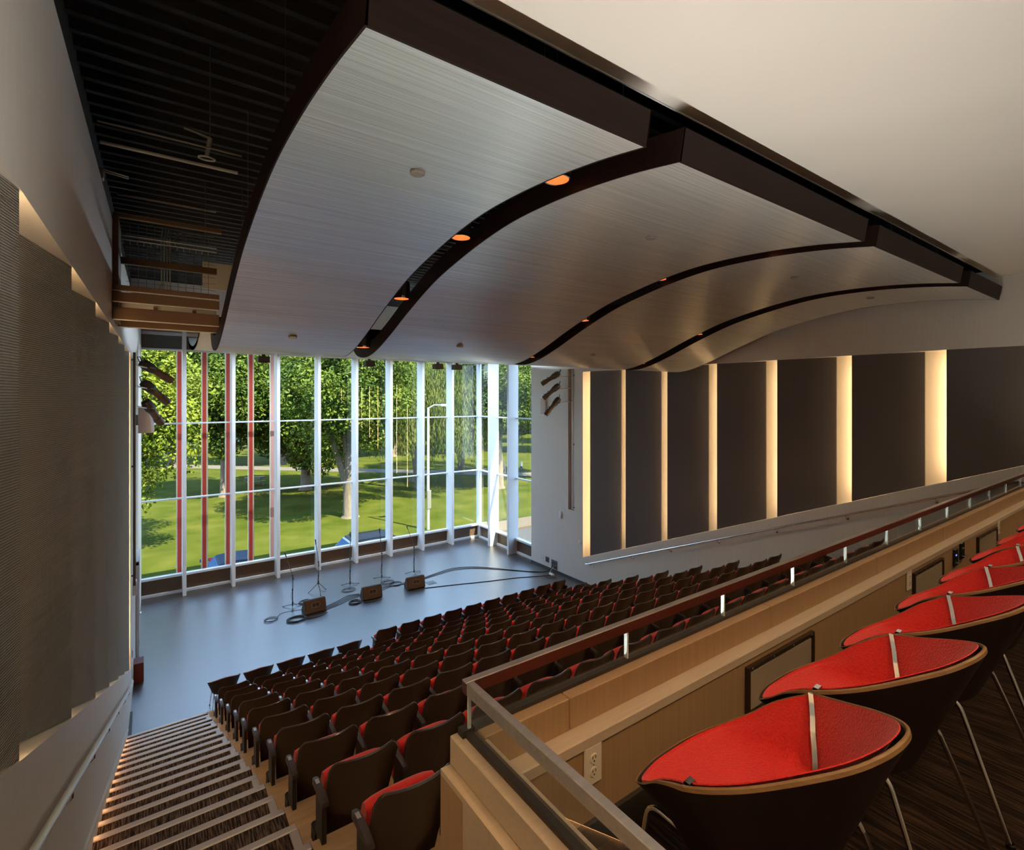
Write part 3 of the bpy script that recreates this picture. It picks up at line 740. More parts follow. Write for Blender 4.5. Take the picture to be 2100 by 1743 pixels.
# conduits
for k in range(4):
    x = 0.13 + 0.035 * k
    o = MB().tube([(x, 9.15, 7.62), (x, 9.15, 8.55), (x + .02, 9.25, 8.72), (x + .02, 9.40, 8.74)], 0.008, 7).build('conduit', MT['void_bright'], smooth=True)
    tag(o, f'pale conduit in the ceiling void, {ordn[k]} of four from the left', 'conduit', 'conduits in the ceiling void')
o = MB().tube([(0.30, 9.1, 8.3), (0.30, 9.1, 8.55), (0.33, 9.1, 8.64), (0.42, 9.1, 8.68), (0.8, 9.1, 8.68)], 0.012, 7).build('bent_conduit', MT['void_steel'], smooth=True)
tag(o, 'grey conduit with a right-angle bend in the ceiling void', 'conduit')
o = MB().tube([(0.10, 8.9, 7.75), (0.06, 8.9, 7.6), (0.12, 8.9, 7.82), (0.24, 8.9, 7.8), (0.24, 8.9, 7.6), (0.20, 8.75, 7.42), (0.20, 8.72, 7.25)], 0.006, 6).build('loose_cable', M('ochre_cable', (0.35, 0.22, 0.06), .5), smooth=True)
tag(o, 'ochre looped cable hanging in front of the wire mesh', 'cable')
p = at_y(449, 566, 10.0)
o = tag(thing('access_panel', 'pale blue-grey access panel behind the wire mesh in the ceiling void', 'panel', (p.x, 10.0, p.z)))
MB().bbox(p.x - .24, p.x + .4, 10.0, 10.03, p.z - .24, p.z + .22, .006).build('board', MT['reflector'], o)
for dx in (-.2, .36): MB().tube([(p.x + dx, 10.015, p.z + .2), (p.x + dx, 10.015, DECK - .05)], .006, 6).build('hanger_rod', MT['void_steel'], o)
# clamp fixture with ring
p = at_y(424, 325, 6.15)
o = tag(thing('hanging_clamp', 'grey pipe clamp with ring hanging from the lighting bar', 'clamp', tuple(p)))
MB().tube([p + Vector((0.03, 0, 0.22)), p + Vector((0.0, 0, 0.02))], 0.022, 10).build('stem', MT['void_bright'], o, smooth=True)
MB().tube([p + Vector((0.075 * math.cos(a), 0.05 * math.sin(a), 0.0)) for a in np.linspace(0, 2 * math.pi, 20)], 0.009, 6, cap=False).build('ring', MT['void_bright'], o, smooth=True)
MB().tube([p + Vector((0.03, 0, 0.22)), Vector((p.x + .03, p.y, DECK - .05))], 0.006, 6).build('rod', MT['void_steel'], o)
MB().tube([p + Vector((0.03, 0, 0.22)), p + Vector((-0.12, 0, 0.25)), p + Vector((-0.2, 0, 0.26))], 0.016, 8).build('arm', MT['void_steel'], o, smooth=True)
p = at_y(208, 356, 6.6)
o = tag(thing('junction_box', 'small grey metal box with rods on the left wall in the ceiling void', 'box', tuple(p)))
MB().bbox(p.x - .05, p.x + .02, p.y - .05, p.y + .05, p.z - .06, p.z + .05, .006).build('body', MT['void_bright'], o)
for dz in (0.05, 0.03): MB().tube([p + Vector((0, 0, dz)), p + Vector((0.22, 0, dz - 0.03))], 0.006, 6).build('rod', MT['void_bright'], o)

# ================================================================== HANDRAILS
def handrail(label, pts, brackets, wallx, mat, r):
    o = tag(thing('handrail', label, 'handrail', tuple(pts[len(pts) // 2])))
    MB().tube(pts, r, 12).build('rail', mat, o, smooth=True)
    for (y, z, x) in brackets:
        w_ = wallx(y)
        MB().tube([(x, y, z - r), (x, y, z - 0.06), ((x + w_) / 2, y, z - 0.085), (w_, y, z - 0.085)], 0.009, 8).build('bracket', MT['chrome'], o, smooth=True)
        MB().lathe([(0, 0.012), (0.03, 0.010), (0.034, 0)], (w_, y, z - 0.085), 16, (1 if x > w_ else -1, 0, 0)).build('rosette', MT['chrome'], o, smooth=True)
lr = lambda y: xl(y) + 0.055
lz = lambda y: 1.03 + 0.389 * (11.3 - y)
pts = [(lr(11.75), 11.75, 0.93), (lr(11.4), 11.4, 0.99), (lr(11.0), 11.0, lz(11.0))] + [(lr(y), y, lz(y)) for y in (9, 6, 3, 0, -3)]
handrail('pale painted handrail on the left wall beside the carpeted stairs', pts, [(y, lz(y), lr(y)) for y in (10.6, 9.3, 7.9, 6.5, 5.1, 3.9, 2.75, 1.5)], xl, MT['rail_white'], 0.021)
rz = lambda y: 0.76 + 0.4 * (12.07 - y)
pts = [(11.60, 12.15, 0.745), (11.60, 12.05, rz(12.05))] + [(11.60, y, rz(y)) for y in (9, 6, 3, 0, -2.5)]
handrail('polished steel handrail on the right wall below the dark acoustic panels', pts, [(y, rz(y), 11.60) for y in (11.9, 10.2, 8.85, 7.4, 5.95, 4.5, 3.05, 1.6)], lambda y: XR, MT['chrome'], 0.02)
# ================================================================== AUDITORIUM SEATS
def seat_meshes():
    """tip-up seat, local: x centred, y=0 at riser face (front is +y), z=0 at tier floor"""
    W = 0.248
    def outline(u, v, dy, inset=0.0, zt=0.86, zb=0.20):
        top = zt - inset - 0.075 * max(0.0, (abs(u) - 0.72) / 0.28) ** 2.4
        z = zb + (top - zb) * v
        hw = (W - inset) * (0.86 + 0.14 * min(1.0, v * 1.25))
        x = u * hw
        y = 0.055 - 0.20 * v ** 1.15 + 0.075 * abs(u) ** 2.2 + dy
        return (x, y, z)
    us = [-1, -.97, -.9, -.8, -.55, -.28, 0, .28, .55, .8, .9, .97, 1]
    vs = [0, .2, .4, .6, .78, .9, .96, 1]
    back = MB()
    A = [[outline(u, v, 0.0) for u in us] for v in vs]
    B = [[outline(u, v, 0.026) for u in us] for v in vs]
    back.grid([r for r in A]); nA = len(back.v)
    back.grid([list(reversed(r)) for r in B])
    # rim
    ringA = A[0] + [r[-1] for r in A[1:]] + list(reversed(A[-1][:-1])) + [r[0] for r in reversed(A[1:-1])]
    ringB = B[0] + [r[-1] for r in B[1:]] + list(reversed(B[-1][:-1])) + [r[0] for r in reversed(B[1:-1])]
    mid = [tuple((np.array(a) + np.array(b)) / 2 + np.array([0, 0, 0.006]) if a[2] > .5 else (np.array(a) + np.array(b)) / 2) for a, b in zip(ringA, ringB)]
    back.grid([ringB, mid, ringA], close_u=True)
    cush = MB()
    vs2 = [0, .12, .35, .6, .85, .95, 1]
    us2 = [-1, -.92, -.7, -.35, 0, .35, .7, .92, 1]
    rows = []
    for v in vs2:
        row = []
        for u in us2:
            e = min(1.0, (1 - abs(u)) / 0.10) ** 0.5 * min(1.0, (1 - v) / 0.06 if v > .5 else v / 0.08) ** 0.5
            p = outline(u, 0.12 + v * 0.85, 0.026 + 0.055 * e, 0.02)
            row.append(p)
        rows.append(row)
    cush.grid([list(reversed(r)) for r in rows])
    # folded seat pan: an upright padded slab
    pan = MB()
    rows = []
    nphi = 14
    for t in np.linspace(0, 2 * math.pi, 25)[:-1]:
        # superellipse cross-section in (y,z), thickness .10, height .40
        c, s_ = math.cos(t), math.sin(t)
        yy = 0.055 * math.copysign(abs(c) ** 0.6, c); zz = 0.20 * math.copysign(abs(s_) ** 0.45, s_)
        row = []
        for u in np.linspace(-1, 1, 9):
            k = (1 - abs(u) ** 6 * 0.18)
            hw = 0.222
            row.append((u * hw, 0.215 + yy * k + (0.46 - (0.46 + zz)) * 0.28, 0.475 + zz * (1 - 0.10 * abs(u) ** 4)))
        rows.append(row)
    pan.grid(rows, close_v=True)
    for j in (0, 8):
        idx = [len(pan.v) - 24 * 9 + i * 9 + j for i in range(24)]
        pan.f.append(tuple(idx if j else reversed(idx)))
    return back, cush, pan
def arm_meshes():
    """armrest at x=0"""
    arm = MB()
    w0, w1 = 0.025, 0.021
    zt = 0.646
    pts = []
    prof = [(-0.10, w1, zt - 0.012), (-0.06, w0, zt), (0.10, w0, zt + 0.004), (0.155, w0 * 0.92, zt), (0.178, w0 * 0.6, zt - 0.006)]
    arm.grid([[(-w, y, z - 0.03), (-w, y, z - 0.006), (-w * .8, y, z), (w * .8, y, z), (w, y, z - 0.006), (w, y, z - 0.03)] for y, w, z in prof], close_u=True)
    n = len(arm.v)
    arm.f.append((0, 1, 2, 3, 4, 5)); arm.f.append(tuple(range(n - 1, n - 7, -1)))
    plate_ = MB().box(-0.012, 0.012, 0.085, 0.135, zt + 0.0042, zt + 0.0056)
    sup = MB()
    sup.bbox(-0.016, 0.016, -0.07, 0.09, 0.30, zt - 0.028, 0.005)
    sup.bbox(-0.014, 0.014, 0.0, 0.16, 0.12, 0.34, 0.005)
    hinge = MB().bbox(-0.022, 0.022, 0.07, 0.20, 0.20, 0.32, 0.012)
    return arm, plate_, sup, hinge
sb, scu, sp = seat_meshes(); am, pm, sm, hm = arm_meshes()
def make_seat():
    root = thing('auditorium_seat', 'x', 'seat', (0, 0, 0), 'fixed auditorium seats')
    sb.build('backrest', MT['seat_wood'], root, smooth=True, local=True)
    scu.build('back_cushion', MT['seat_red'], root, smooth=True, local=True)
    sp.build('seat_cushion', MT['seat_red'], root, smooth=True, local=True)
    return root
def make_arm(root, dx):
    ar = am.build('armrest', MT['arm'], root, smooth=True, local=True); ar.location.x = dx
    pm.build('number_plate', MT['plate'], ar, local=True)
    s_ = sm.build('arm_support', MT['black'], root, local=True); s_.location.x = dx
    h_ = hm.build('hinge', MT['black_gloss'], s_, local=True)
ORD = ['first', 'second', 'third', 'fourth', 'fifth', 'sixth', 'seventh', 'eighth', 'ninth', 'tenth', 'eleventh', 'twelfth', 'thirteenth', 'fourteenth', 'fifteenth', 'sixteenth', 'seventeenth']
proto = make_seat(); make_arm(proto, -0.2765)
proto_end = make_seat(); make_arm(proto_end, -0.2765); make_arm(proto_end, 0.2765)
used = {'p': False, 'e': False}
def place_seat(x, y, z, last, label, group):
    key = 'e' if last else 'p'; src = proto_end if last else proto
    o = src if not used[key] else copy_tree(src)
    used[key] = True
    o.location = (x, y, z); o['label'] = label; o['group'] = group
    return o
X0 = 0.945
for r in range(1, 11):
    xe = 10.02 + 0.08 * (10 - r)
    n = int(round((xe - X0) / 0.567)); p = (xe - X0) / n
    for i in range(n):
        rowname = ORD[r - 1] + ' row in front of the balcony' if r <= 5 else ORD[10 - r] + ' tiered row up from the stage'
        place_seat(X0 + p * (i + 0.5), yf(r) - PITCH, zf(r), i == n - 1,
                   f'dark-backed red theatre seat, {ORD[i]} from the left stairs, {rowname}', 'tip-up seats in tiered rows')
fr0 = 4.18
for i in range(10):
    place_seat(fr0 + 0.583 * (i + 0.5), 11.335, 0.0, i == 9, f'dark-backed red theatre seat on the stage-level front row, {ORD[i]} from the loose chairs', 'fixed seats in the front row at stage level')

# ================================================================== TUB CHAIRS
def chair_meshes():
    half = [(0.0, 0.0, 0.710), (0.062, 0.010, 0.703), (0.124, 0.044, 0.682), (0.185, 0.108, 0.648), (0.236, 0.18, 0.611), (0.268, 0.24, 0.585), (0.285, 0.29, 0.566), (0.275, 0.335, 0.542), (0.257, 0.39, 0.505), (0.233, 0.445, 0.455), (0.192, 0.502, 0.412), (0.10, 0.534, 0.398), (0.0, 0.542, 0.394)]
    full = half + [(-x, y, z) for x, y, z in reversed(half[1:-1])]
    n = len(full)
    pts = []
    for i in range(n):
        p0, p1, p2, p3 = (np.array(full[(i + k) % n]) for k in (-1, 0, 1, 2))
        for k in range(4):
            t = k / 4
            pts.append(0.5 * ((2 * p1) + (-p0 + p2) * t + (2 * p0 - 5 * p1 + 4 * p2 - p3) * t * t + (-p0 + 3 * p1 - 3 * p2 + p3) * t ** 3))
    N = len(pts)                          # 80
    c = np.array([0.0, 0.285]); zc = 0.388
    def base_pt(p):
        a_ = math.atan2((p[1] - 0.285) / 0.25, p[0] / 0.283)
        return np.array([0.205 * math.cos(a_), 0.288 + 0.148 * math.sin(a_), 0.335])
    def lerp_pt(p, t, inset):
        q = p + (base_pt(p) - p) * t
        d = q[:2] - c; L = max(1e-6, np.hypot(*d)); k = max(0.0, 1 - inset / L)
        return np.array([c[0] + d[0] * k, c[1] + d[1] * k, q[2]])
    inner = []
    for t_ in (0.0, 0.02, 0.12, 0.3, 0.5, 0.7, 0.86, 1.0):
        row = []
        for p in pts:
            tf = max(0.0, (p[2] - 0.412) / (p[2] - 0.335)) * 0.98
            row.append(tuple(lerp_pt(p, tf * t_, 0.012 + 0.016 * min(1.0, t_ * 2))))
        inner.append(row)
    inner[1] = [(x, y, z + 0.006) for x, y, z in inner[1]]
    last = inner[-1]
    for s_, w_ in ((0.90, 0.45), (0.75, 0.75), (0.5, 0.95), (0.25, 1.0)):
        inner.append([(c[0] + (x - c[0]) * s_, c[1] + (y - c[1]) * s_, z + (zc - z) * w_) for x, y, z in last])
    i_seam = min(range(N // 2), key=lambda i: abs(pts[i][1] - 0.287) + (0 if pts[i][0] > 0 else 9))
    j_seam = N - i_seam
    back_idx = list(range(j_seam, N)) + list(range(0, i_seam + 1))
    front_idx = list(range(i_seam, j_seam + 1))
    def cut(idx):
        m = MB(); m.grid([[r[i] for i in idx] for r in inner])
        b = len(m.v); m.v.append((c[0], c[1], zc)); k = len(idx); base = (len(inner) - 1) * k
        for i in range(k - 1): m.f.append((base + i, base + i + 1, b))
        return m
    up_back, up_seat = cut(back_idx), cut(front_idx)
    rim = MB()
    def offs(d, dz):
        out = []
        for i, p in enumerate(pts):
            t = pts[(i + 1) % N] - pts[i - 1]; nrm = np.array([t[1], -t[0]]); nrm = nrm / max(1e-9, np.hypot(*nrm))
            e = p[:2] - c
            if nrm.dot(e) < 0: nrm = -nrm
            k = 1.0 if p[1] < 0.30 else max(0.35, 1.0 - (p[1] - 0.30) * 4)
            out.append((p[0] + nrm[0] * d * k, p[1] + nrm[1] * d * k, p[2] + dz * k))
        return out
    rim.grid([offs(-0.005, -0.006), offs(-0.003, 0.001), offs(0.0, 0.002), offs(0.004, 0.000), offs(0.006, -0.008)], close_u=True)
    # outer shell tapering to a small base
    outer = []
    ob = offs(0.006, -0.0085)
    for t_ in (0.0, 0.1, 0.25, 0.45, 0.65, 0.85, 0.96, 1.0):
        row = []
        for p in ob:
            q = np.array(p) + (base_pt(np.array(p)) - np.array(p)) * t_
            row.append((q[0], q[1], q[2]))
        outer.append(row)
    outer.append([(x * .8, .288 + (y - .288) * .8, z - .006) for x, y, z in outer[-1]])
    shell = MB(); shell.grid(outer, close_u=True)
    b = len(shell.v) - N; shell.f.append(tuple(range(b, b + N)))
    seams = []
    for idx in (i_seam, j_seam):
        seam = MB(); seams.append(seam)
        sg = -1 if idx == i_seam else 1
        path = []
        for k_, r in enumerate(inner[:9]):
            t_ = (0.0, 0.02, 0.12, 0.3, 0.5, 0.7, 0.86, 1.0, 1.1)[k_]
            fi = idx + sg * 6.2 * t_; i0 = math.floor(fi); fr_ = fi - i0
            q = Vector(r[i0 % N]).lerp(Vector(r[(i0 + 1) % N]), fr_)
            q += (Vector((c[0], c[1], q.z)) - q).normalized() * 0.003 + Vector((0, 0, 0.003))
            path.append(q)
        path[0] = Vector(pts[idx % N]) + Vector((0, 0, 0.002))
        a = []; bq = []
        for q in path:
            a.append(q + Vector((0, -0.0065, 0))); bq.append(q + Vector((0, 0.0065, 0)))
        d = Vector((-0.004 if path[0].x > 0 else 0.004, 0, 0.004))
        seam.grid([[tuple(p - d) for p in a], [tuple(p + d) for p in a], [tuple(p + d) for p in bq], [tuple(p - d) for p in bq]], close_v=True)
    return up_back, up_seat, rim, shell, seams
cb, cs_, cr, csh, cse = chair_meshes()
def arc(p0, p1, p2, r=0.04, n=5):
    """path p0-p1-p2 with rounded corner"""
    p0, p1, p2 = map(Vector, (p0, p1, p2))
    a = p1 + (p0 - p1).normalized() * r; b = p1 + (p2 - p1).normalized() * r
    return [a.lerp(p1, t).lerp(p1.lerp(b, t), t) for t in [k / n for k in range(n + 1)]]
def make_chair(name, label, group):
    o = thing(name, label, 'chair', (0, 0, 0), group)
    csh.build('shell', MT['chair_shell'], o, smooth=True, local=True)
    cr.build('rim_edge', MT['chair_rim'], o, smooth=True, local=True)
    cb.build('back_upholstery', MT['chair_red'], o, smooth=True, local=True)
    cs_.build('seat_upholstery', MT['chair_red'], o, smooth=True, local=True)
    for q in cse: q.build('seam_strip', MT['chrome'], o, local=True)
    for s_ in (-1, 1):
        x = s_ * 0.205; xm = s_ * 0.19
        f0, f1, r1, r0 = (s_ * 0.235, 0.50, 0.006), (xm, 0.465, 0.375), (xm, 0.15, 0.372), (s_ * 0.235, 0.015, 0.006)
        fr_ = [Vector(f0)] + arc(f0, f1, r1, 0.035)
        MB().tube(fr_, 0.0072, 10).build('leg', MT['chrome'], o, smooth=True, local=True)
        MB().tube([fr_[-1]] + [arc(f1, r1, r0, 0.035)[0]], 0.0072, 10).build('under_rail', MT['chrome'], o, smooth=True, local=True)
        MB().tube(arc(f1, r1, r0, 0.035) + [Vector(r0)], 0.0072, 10).build('leg', MT['chrome'], o, smooth=True, local=True)
        for q in (f0, r0):
            MB().lathe([(0.0, 0.0), (0.012, 0.0), (0.012, 0.012), (0.0086, 0.016)], (q[0], q[1], 0.0), 10).build('foot_cap', MT['black_gloss'], o, local=True)
    MB().tube([(-0.19, 0.30, 0.350), (0.19, 0.30, 0.350)], 0.008, 8).build('cross_bar', MT['chrome'], o, smooth=True, local=True)
    return o
ch = make_chair('tub_chair', '', '')
first = True
def put_chair(x, y, z, label, group):
    global first
    o = ch if first else copy_tree(ch); first = False
    o.location = (x, y, z); o['label'] = label; o['group'] = group
ordb = ['nearest the camera', 'second from the glass corner', 'third from the glass corner', 'fourth from the glass corner', 'fifth from the glass corner', 'sixth from the glass corner', 'seventh from the glass corner', 'eighth from the glass corner']
for i in range(8):
    put_chair(1.198 + 0.592 * i, 0.365 + (0.006 if i % 2 else 0), BF, f'red upholstered tub chair with dark shell on the balcony, {ordb[i]}', 'red tub chairs in the balcony row')
for i in range(5):
    put_chair(1.20 + 0.628 * i, 11.34, 0.0, f'loose tub chair with dark shell on the stage edge, {ORD[i]} from the left stairs', 'loose tub chairs along the front row')

# ================================================================== STAGE EQUIPMENT
def wedge(x, y, rz, label):
    o = thing('stage_monitor', label, 'speaker', (x, y, 0), 'floor monitor speakers', rz=rz)
    W, D_, Hh = 0.30, 0.34, 0.40
    # side profile (y,z): grille faces the back of the stage, handle side faces the seats
    pr = [(-0.17, 0.03), (-0.145, 0.0), (0.19, 0.0), (0.215, 0.05), (0.03, 0.37), (-0.06, 0.385), (-0.085, 0.36)]
    m = MB()
    r = 0.03
    for xa, k in ((-W, 0.93), (-W + r, 1.0), (W - r, 1.0), (W, 0.93)):
        pass
    cy, cz = 0.03, 0.18
    rows = [[(xa, cy + (a - cy) * k, cz + (b - cz) * k) for a, b in pr] for xa, k in ((-W, 0.92), (-W + r, 1.0), (W - r, 1.0), (W, 0.92))]
    m.grid(rows, close_u=True)
    m.f.append(tuple(range(len(pr) - 1, -1, -1))); bq = 3 * len(pr); m.f.append(tuple(range(bq, bq + len(pr))))
    m.build('cabinet', MT['speaker_box'], o, local=True)
    # rear face panel with recessed twin handle
    n = Vector((0, -0.33, 0.085)).normalized()
    a = Vector((0, -0.172, 0.045)); b = Vector((0, -0.088, 0.350)); up = (b - a).normalized(); nn = Vector((1, 0, 0)).cross(up)
    if nn.y > 0: nn = -nn
    def q(x, t, d): return a + up * t + Vector((x, 0, 0)) + nn * d
    L = (b - a).length
    MB().hexa([q(-.275, .0, .002), q(.275, .0, .002), q(.275, .0, .006), q(-.275, .0, .006), q(-.275, L, .002), q(.275, L, .002), q(.275, L, .006), q(-.275, L, .006)]).build('rear_panel', MT['speaker_grille'], o, local=True)
    for s_ in (-1, 1):
        cx_ = s_ * 0.052 + 0.0
        ring = [q(cx_ + 0.040 * math.cos(t) * 1.0, L * 0.60 + 0.047 * math.sin(t), 0.0085) for t in np.linspace(0, 2 * math.pi, 15)[:-1]]
        MB().prism(ring, nn * 0.002).build('handle_cup', MT['black'], o, local=True)
    rr = [q(0.115 * math.copysign(abs(math.cos(t)) ** .6, math.cos(t)), L * 0.60 + 0.068 * math.copysign(abs(math.sin(t)) ** .6, math.sin(t)), 0.007) for t in np.linspace(0, 2 * math.pi, 25)]
    MB().tube(rr, 0.008, 6, cap=False).build('handle_frame', MT['tan_frame'], o, smooth=True, local=True)
    f1, f2 = Vector((0, 0.212, 0.06)), Vector((0, 0.035, 0.362)); u2 = (f2 - f1); fn = Vector((1, 0, 0)).cross(u2).normalized()
    if fn.y < 0: fn = -fn
    MB().hexa([f1 + Vector((-.27, 0, 0)) + fn * .001, f1 + Vector((.27, 0, 0)) + fn * .001, f1 + Vector((.27, 0, 0)) + fn * .006, f1 + Vector((-.27, 0, 0)) + fn * .006,
               f2 + Vector((-.27, 0, 0)) + fn * .001, f2 + Vector((.27, 0, 0)) + fn * .001, f2 + Vector((.27, 0, 0)) + fn * .006, f2 + Vector((-.27, 0, 0)) + fn * .006]).build('front_grille', MT['black'], o, local=True)
MT['tan_frame'] = M('tan_handle_frame', (0.20, 0.13, 0.07), 0.5)
wedge(3.86, 15.30, math.radians(4), 'brown-black stage monitor speaker nearest the left wall')
wedge(5.57, 15.33, math.radians(-2), 'brown-black stage monitor speaker in the middle of three')
wedge(7.02, 15.32, math.radians(-3), 'brown-black stage monitor speaker nearest the right wall')

def mic_stand(x, y, label, h, bx, bh, tripod_h=0.0, rz=0.0):
    o = thing('microphone_stand', label, 'microphone stand', (x, y, 0), 'microphone stands on the stage')
    legz = 0.10 if not tripod_h else tripod_h
    for k in range(3):
        a = rz + k * 2 * math.pi / 3
        e = Vector((0.30 * math.cos(a), 0.30 * math.sin(a), 0.015))
        MB().tube([(0, 0, legz), tuple(e)], 0.009, 6).build('leg', MT['black'], o, smooth=True, local=True)
        MB().tube([tuple(e - Vector((0, 0, 0.004))), tuple(e * 1.05 - Vector((0, 0, 0.0007)))], 0.014, 6).build('rubber_foot', MT['black_gloss'], o, local=True)
    MB().tube([(0, 0, legz - 0.05), (0, 0, legz + 0.06)], 0.022, 8).build('hub', MT['black'], o, smooth=True, local=True)
    MB().tube([(0, 0, legz), (0, 0, h * 0.55)], 0.014, 8).build('lower_tube', MT['black'], o, smooth=True, local=True)
    MB().tube([(0, 0, h * 0.55), (0, 0, h)], 0.010, 8).build('upper_tube', MT['black'], o, smooth=True, local=True)
    MB().tube([(0, 0, h * 0.53), (0, 0, h * 0.58)], 0.02, 8).build('clutch', MT['black_gloss'], o, local=True)
    top = Vector((0, 0, h)); tip = Vector((bx, 0.05, h + bh)); tail = top - (tip - top) * 0.25
    MB().tube([tail, tip], 0.008, 8).build('boom', MT['void_steel'], o, smooth=True, local=True)
    MB().tube([top + Vector((-.02, 0, 0)), top + Vector((.02, 0, 0))], 0.022, 8).build('boom_joint', MT['black'], o, local=True)
    d = (tip - top).normalized()
    mic = MB().tube([tip, tip + d * 0.03, tip + d * 0.12], [0.012, 0.014, 0.016], 8).build('microphone', MT['black_gloss'], o, smooth=True, local=True)
    MB().tube([tip + d * 0.12, tip + d * 0.14, tip + d * 0.165, tip + d * 0.175], [0.018, 0.024, 0.022, 0.008], 8).build('mesh_head', MT['void_steel'], mic, smooth=True, local=True)
    cab = [tip + Vector((0.01, 0.01, -0.02)), tip.lerp(top, .5) + Vector((0.03, .02, -0.06)), Vector((0.04, 0.03, h * 0.7)), Vector((-0.03, 0.03, h * 0.35)), Vector((0.10, 0.08, 0.03)), Vector((0.22, -0.05, 0.008))]
    MB().tube([Vector(p) for p in spline(cab, 6)], 0.004, 5).build('mic_cable', MT['cable'], o, smooth=True, local=True)
mic_stand(3.407, 15.94, 'microphone stand with left-leaning boom nearest the left wall', 0.95, -0.16, 0.55, rz=0.3)
mic_stand(4.33, 16.66, 'microphone stand with raised tripod legs, second from the left', 0.98, -0.06, 0.55, tripod_h=0.33, rz=0.5)
mic_stand(5.335, 16.66, 'straight microphone stand in the middle of five', 0.90, 0.02, 0.70, rz=0.2)
mic_stand(6.398, 16.62, 'microphone stand fourth from the left, behind two speakers', 0.90, -0.05, 0.68, rz=0.1)
mic_stand(7.532, 16.51, 'microphone stand with left-leaning boom nearest the right wall', 0.95, -0.20, 0.62, rz=0.4)

rng = random.Random(5)
def cable(label, pts, r=0.008, n=5):
    o = MB().tube([Vector(p) for p in spline(pts, 6)], r, n).build('stage_cable', MT['cable'], smooth=True)
    tag(o, label, 'cable', 'black cables on the stage floor')
def coil(label, x, y, R, turns, squash=0.9, r=0.009, tail=None):
    pts = []
    for k in range(turns * 14):
        a = 2 * math.pi * k / 14
        rr = R * (1 + 0.12 * math.sin(a * 0.37 + x) + rng.uniform(-.03, .03))
        pts.append((x + rr * math.cos(a), y + rr * squash * math.sin(a), 0.010 + 0.012 * (k // 14) + 0.003 * math.sin(a * 2)))
    if tail: pts += tail
    o = MB().tube([Vector(p) for p in spline(pts, 2)], r, 5).build('cable_coil', MT['cable'], smooth=True)
    tag(o, label, 'cable', 'coiled cables on the stage floor')
coil('thick coiled black cable in front of the nearest microphone stand', 3.30, 14.98, 0.24, 4, 0.8, 0.011, [(3.6, 14.85, .01), (3.9, 14.85, .01), (4.15, 15.0, .01)])
coil('coiled black cable beside the middle stage monitor', 5.02, 15.22, 0.16, 4, 0.9, 0.010, [(5.3, 15.0, .01), (5.6, 14.98, .01), (5.8, 15.1, .01)])
coil('small cable coil behind the nearest stage monitor', 3.80, 16.10, 0.17, 3, 0.9)
coil('loose cable coil at the foot of the middle microphone stand', 5.18, 16.32, 0.20, 3, 0.8, 0.006)
coil('loose cable coil at the foot of the fourth microphone stand', 6.45, 16.22, 0.20, 4, 0.8, 0.006)
coil('tangled cable loop at the far left of the stage equipment', 2.72, 15.38, 0.16, 3, 0.9, 0.006, [(3.0, 15.65, .01), (3.25, 15.7, .01), (3.6, 15.62, .01)])
coil('tangled cable between the middle and right stage monitors', 6.62, 15.95, 0.20, 3, 0.8, 0.007, [(6.9, 15.9, .01), (7.3, 15.75, .01)])
for k in range(4):
    d = 0.07 * k
    cable(f'black cable run from the nearest to the middle stage monitor, strand {ORD[k]} from the seats', [(4.16, 15.18 + d, .01), (4.6, 15.35 + 1.3 * d, .01), (5.0, 15.55 + 1.5 * d, .01), (5.35, 15.62 + d, .01)], 0.008)
for k in range(3):
    d = 0.06 * k
    cable(f'black cable run from the middle monitor toward the right monitor, strand {ORD[k]} from the seats', [(5.85, 15.55 + d, .01), (6.2, 15.75 + 1.6 * d, .01), (6.6, 15.85 - d * .5, .01), (6.95, 15.72 + d, .01)], 0.007)
for k in range(3):
    d = 0.05 * k
    cable(f'long black cable sweeping to the right wall panel, strand {ORD[k]} from the seats', [(7.3, 15.75 + d, .01), (8.2, 15.95 + 1.6 * d, .01), (9.0, 16.0 + 2.2 * d, .01), (9.8, 15.55 + 2.2 * d, .01), (10.6, 14.7 + d, .01), (11.1, 14.15 + d, .01), (11.5, 13.95 + .4 * d, .02), (11.63, 13.85, 0.16 + .02 * k)], 0.008)
cable('thick black cable running straight from the right monitor to the wall', [(7.25, 15.05, .011), (8.2, 14.75, .011), (9.2, 14.4, .011), (10.2, 14.1, .011), (11.0, 13.75, .011), (11.4, 13.6, .011)], 0.012)
p = at_z(884, 1195, 0)
o = tag(thing('floor_box', 'grey square floor box set in the stage beside the right monitor', 'floor box', (p.x, p.y, 0)))
MB().bbox(p.x - .15, p.x + .15, p.y - .15, p.y + .15, 0.0005, 0.008, 0.003).build('lid', MT['void_steel'], o)
MB().bbox(p.x - .04, p.x + .04, p.y - .13, p.y - .08, 0.008, 0.011, 0.001).build('latch', MT['black'], o)
o = tag(thing('power_strip', 'white power strip and leads lying below the right wall panel', 'power strip', (11.42, 13.6, 0)))
MB().bbox(11.34, 11.42, 13.50, 13.72, 0.002, 0.07, 0.01).build('body', MT['white_plastic'], o)
MB().tube([(11.38, 13.7, .04), (11.5, 13.8, .1), (11.62, 13.78, .22)], 0.008, 6).build('lead', MT['white_plastic'], o, smooth=True)
for k in range(3):
    MB().tube([Vector(q) for q in spline([(11.34, 13.55, .02), (11.2 + .06 * k, 13.35 - .05 * k, .01), (11.05 + .1 * k, 13.5, .01), (11.15, 13.7 + .04 * k, .01)], 5)], 0.006, 5).build('lead', MT['cable'], o, smooth=True)

